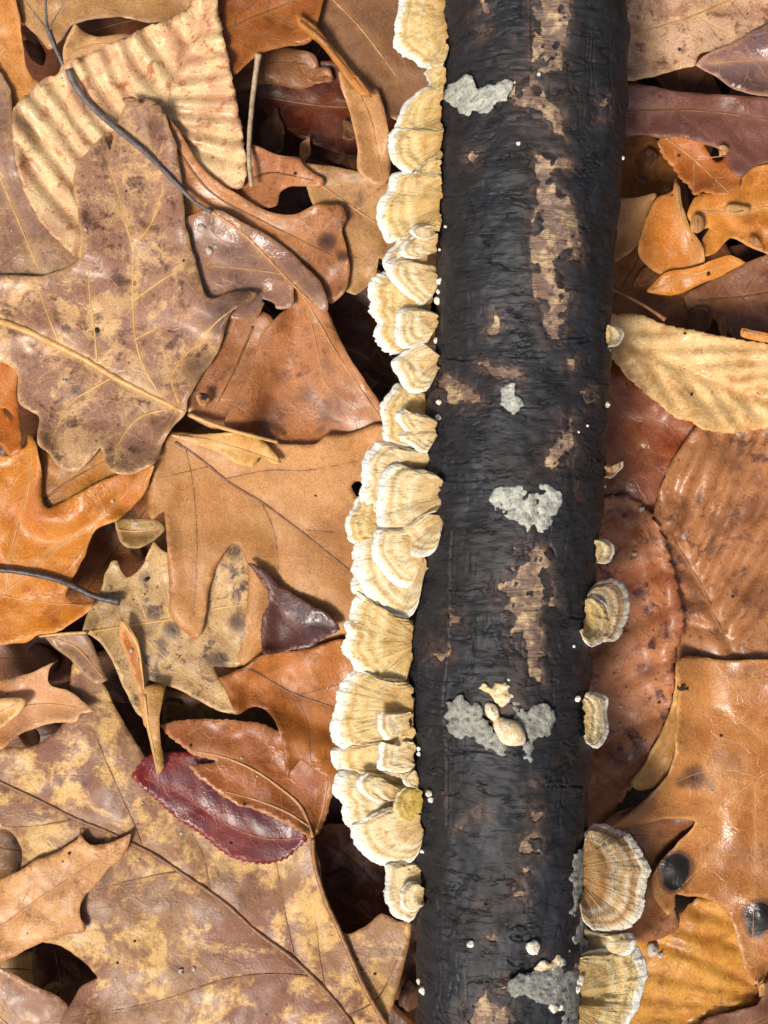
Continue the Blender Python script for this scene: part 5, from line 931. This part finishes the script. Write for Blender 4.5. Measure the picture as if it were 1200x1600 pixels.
# beyond the branch, growing from its other flank
G2 = 'bracket fungi on the branch'
B('tiny white disc cap alone on the flank by the pale gold leaf', (948, 526), [(950, 506), (966, 510), (975, 520), (974, 531), (965, 541), (950, 544)], 0, 'b', z0=212, zones=2, rag=.8, th0=8)
B('crumbly grey chip on the bark by the wet red leaf', (944, 740), [(950, 722), (962, 726), (973, 721), (971, 736), (958, 748), (946, 750)], 0, 'g', z0=206, zones=1, rag=2.5, th0=8)
B('small angular white cap above the ochre zoned bracket', (930, 862), [(930, 842), (946, 841), (958, 850), (961, 862), (951, 881), (932, 880)], 0, 'b', z0=210, zones=2, rag=1, th0=10)
B('tan zoned bracket with grey rim on the serrated leaf side', (916, 962), [(918, 925), (935, 910), (956, 904), (972, 910), (981, 926), (986, 946), (981, 966), (971, 986), (960, 1001), (940, 1004), (922, 996)], 0, 'g', z0=202, zones=6)
B('lumpy ochre cap overlapping the grey rimmed bracket onto bark', (914, 972), [(914, 936), (928, 928), (946, 940), (958, 965), (952, 992), (940, 1006), (925, 1011), (912, 999), (906, 984)], 1.4, 'a', z0=222, ruffle=10, zones=3)
B('crumpled cream bracket hanging on the flank below', (910, 1125), [(916, 1082), (936, 1080), (950, 1090), (948, 1118), (953, 1144), (945, 1160), (931, 1169), (916, 1160)], 0, 'b', z0=206, ruffle=10, zones=4)
B('large half round zoned bracket with frilled grey rim', (908, 1386), [(916, 1300), (926, 1288), (946, 1285), (966, 1294), (990, 1309), (1005, 1335), (1015, 1361), (1011, 1390), (1008, 1420), (990, 1446), (970, 1456), (950, 1457), (926, 1450), (912, 1438), (905, 1415)], 0, 'g', z0=206, zones=7, fall=16, rag=2)
B('small cream ear cap between the two large zoned brackets', (914, 1474), [(912, 1452), (966, 1459), (985, 1457), (994, 1470), (990, 1485), (976, 1493), (958, 1491), (914, 1494)], 0, 'b', z0=198, zones=4)
B('large golden zoned bracket at the bottom end of the branch', (902, 1556), [(908, 1492), (950, 1480), (990, 1478), (1007, 1499), (1011, 1530), (1005, 1561), (990, 1592), (968, 1615), (930, 1630), (905, 1625)], 0, 'a', z0=190, zones=6, fall=14, rag=2)

# ------------------------------------------------------------------ crumbs of grit and rotten wood caught on the leaves
GRIT = plain_material('pale_grit', (226, 214, 200), (186, 168, 150), 900, .55)
DIRT = plain_material('dark_crumb', (58, 42, 32), (34, 24, 18), 900, .6)
rg = random.Random(5)
spots = [(314, 355, 7, 0), (327, 392, 6, 0), (337, 386, 4, 0), (152, 516, 5, 1), (318, 620, 6, 1), (100, 595, 5, 0), (205, 1016, 4, 0), (560, 1370, 4, 0), (283, 1518, 6, 0), (303, 1514, 4, 0), (1020, 1485, 10, 0), (1032, 1492, 7, 0), (985, 1182, 6, 0), (991, 866, 4, 0), (970, 1104, 4, 0), (1003, 796, 5, 0), (1065, 1074, 6, 1), (1073, 1076, 4, 1), (467, 118, 18, 0), (524, 143, 9, 0), (466, 86, 7, 0), (230, 905, 5, 1), (1094, 93, 6, 0), (1091, 112, 6, 0), (1146, 133, 4, 0), (1155, 136, 4, 0)]
spots += [(rg.uniform(10, 600), rg.uniform(20, 1590), rg.uniform(1.6, 3.2), rg.random() < .6) for _ in range(46)] + [(rg.uniform(985, 1190), rg.uniform(20, 1590), rg.uniform(1.6, 3.2), rg.random() < .6) for _ in range(22)]
shapes = []
for k in range(3):
    V = []; F = []; nu, nv = 9, 6
    for i in range(nv + 1):
        a = math.pi * i / nv
        for j in range(nu):
            b = 2 * math.pi * j / nu; q = 1 + 1.1 * float(vnoise(np.array([math.cos(b) * 1.3 + 7 * k]), np.array([math.sin(b) * 1.3 + a + 3 * k]), 6)[0])
            V.append((q * math.sin(a) * math.cos(b), q * math.sin(a) * math.sin(b) * .8, .55 * q * math.cos(a)))
    for i in range(nv):
        for j in range(nu): F.append((i * nu + j, (i + 1) * nu + j, (i + 1) * nu + (j + 1) % nu, i * nu + (j + 1) % nu))
    for mt in (GRIT, DIRT):
        me = bpy.data.meshes.new('crumb'); me.from_pydata(V, [], F); me.materials.append(mt); me.polygons.foreach_set('use_smooth', np.ones(len(F), bool)); shapes.append(me)
for i, (x, y, r, dk) in enumerate(spots):
    if bil(TOPPED, np.array([x]), np.array([y]))[0] < .99: continue
    me = shapes[(i % 3) * 2 + int(dk)]; z = float(bil(H, np.array([x]), np.array([y]))[0]) + r * .25
    o = bpy.data.objects.new('crumb', me); col.objects.link(o); o.location = to_world(np.float64(x), np.float64(y), np.float64(z)); o.scale = (r * S,) * 3; o.rotation_euler = (0, 0, rg.uniform(0, 6.28))
    if dk: tag(o, 'dark speck of rotten wood lying on a leaf', 'crumb', 'dark specks on the leaves')
    else: tag(o, 'pale crumb of grit lying on a leaf', 'crumb', 'pale crumbs on the leaves')
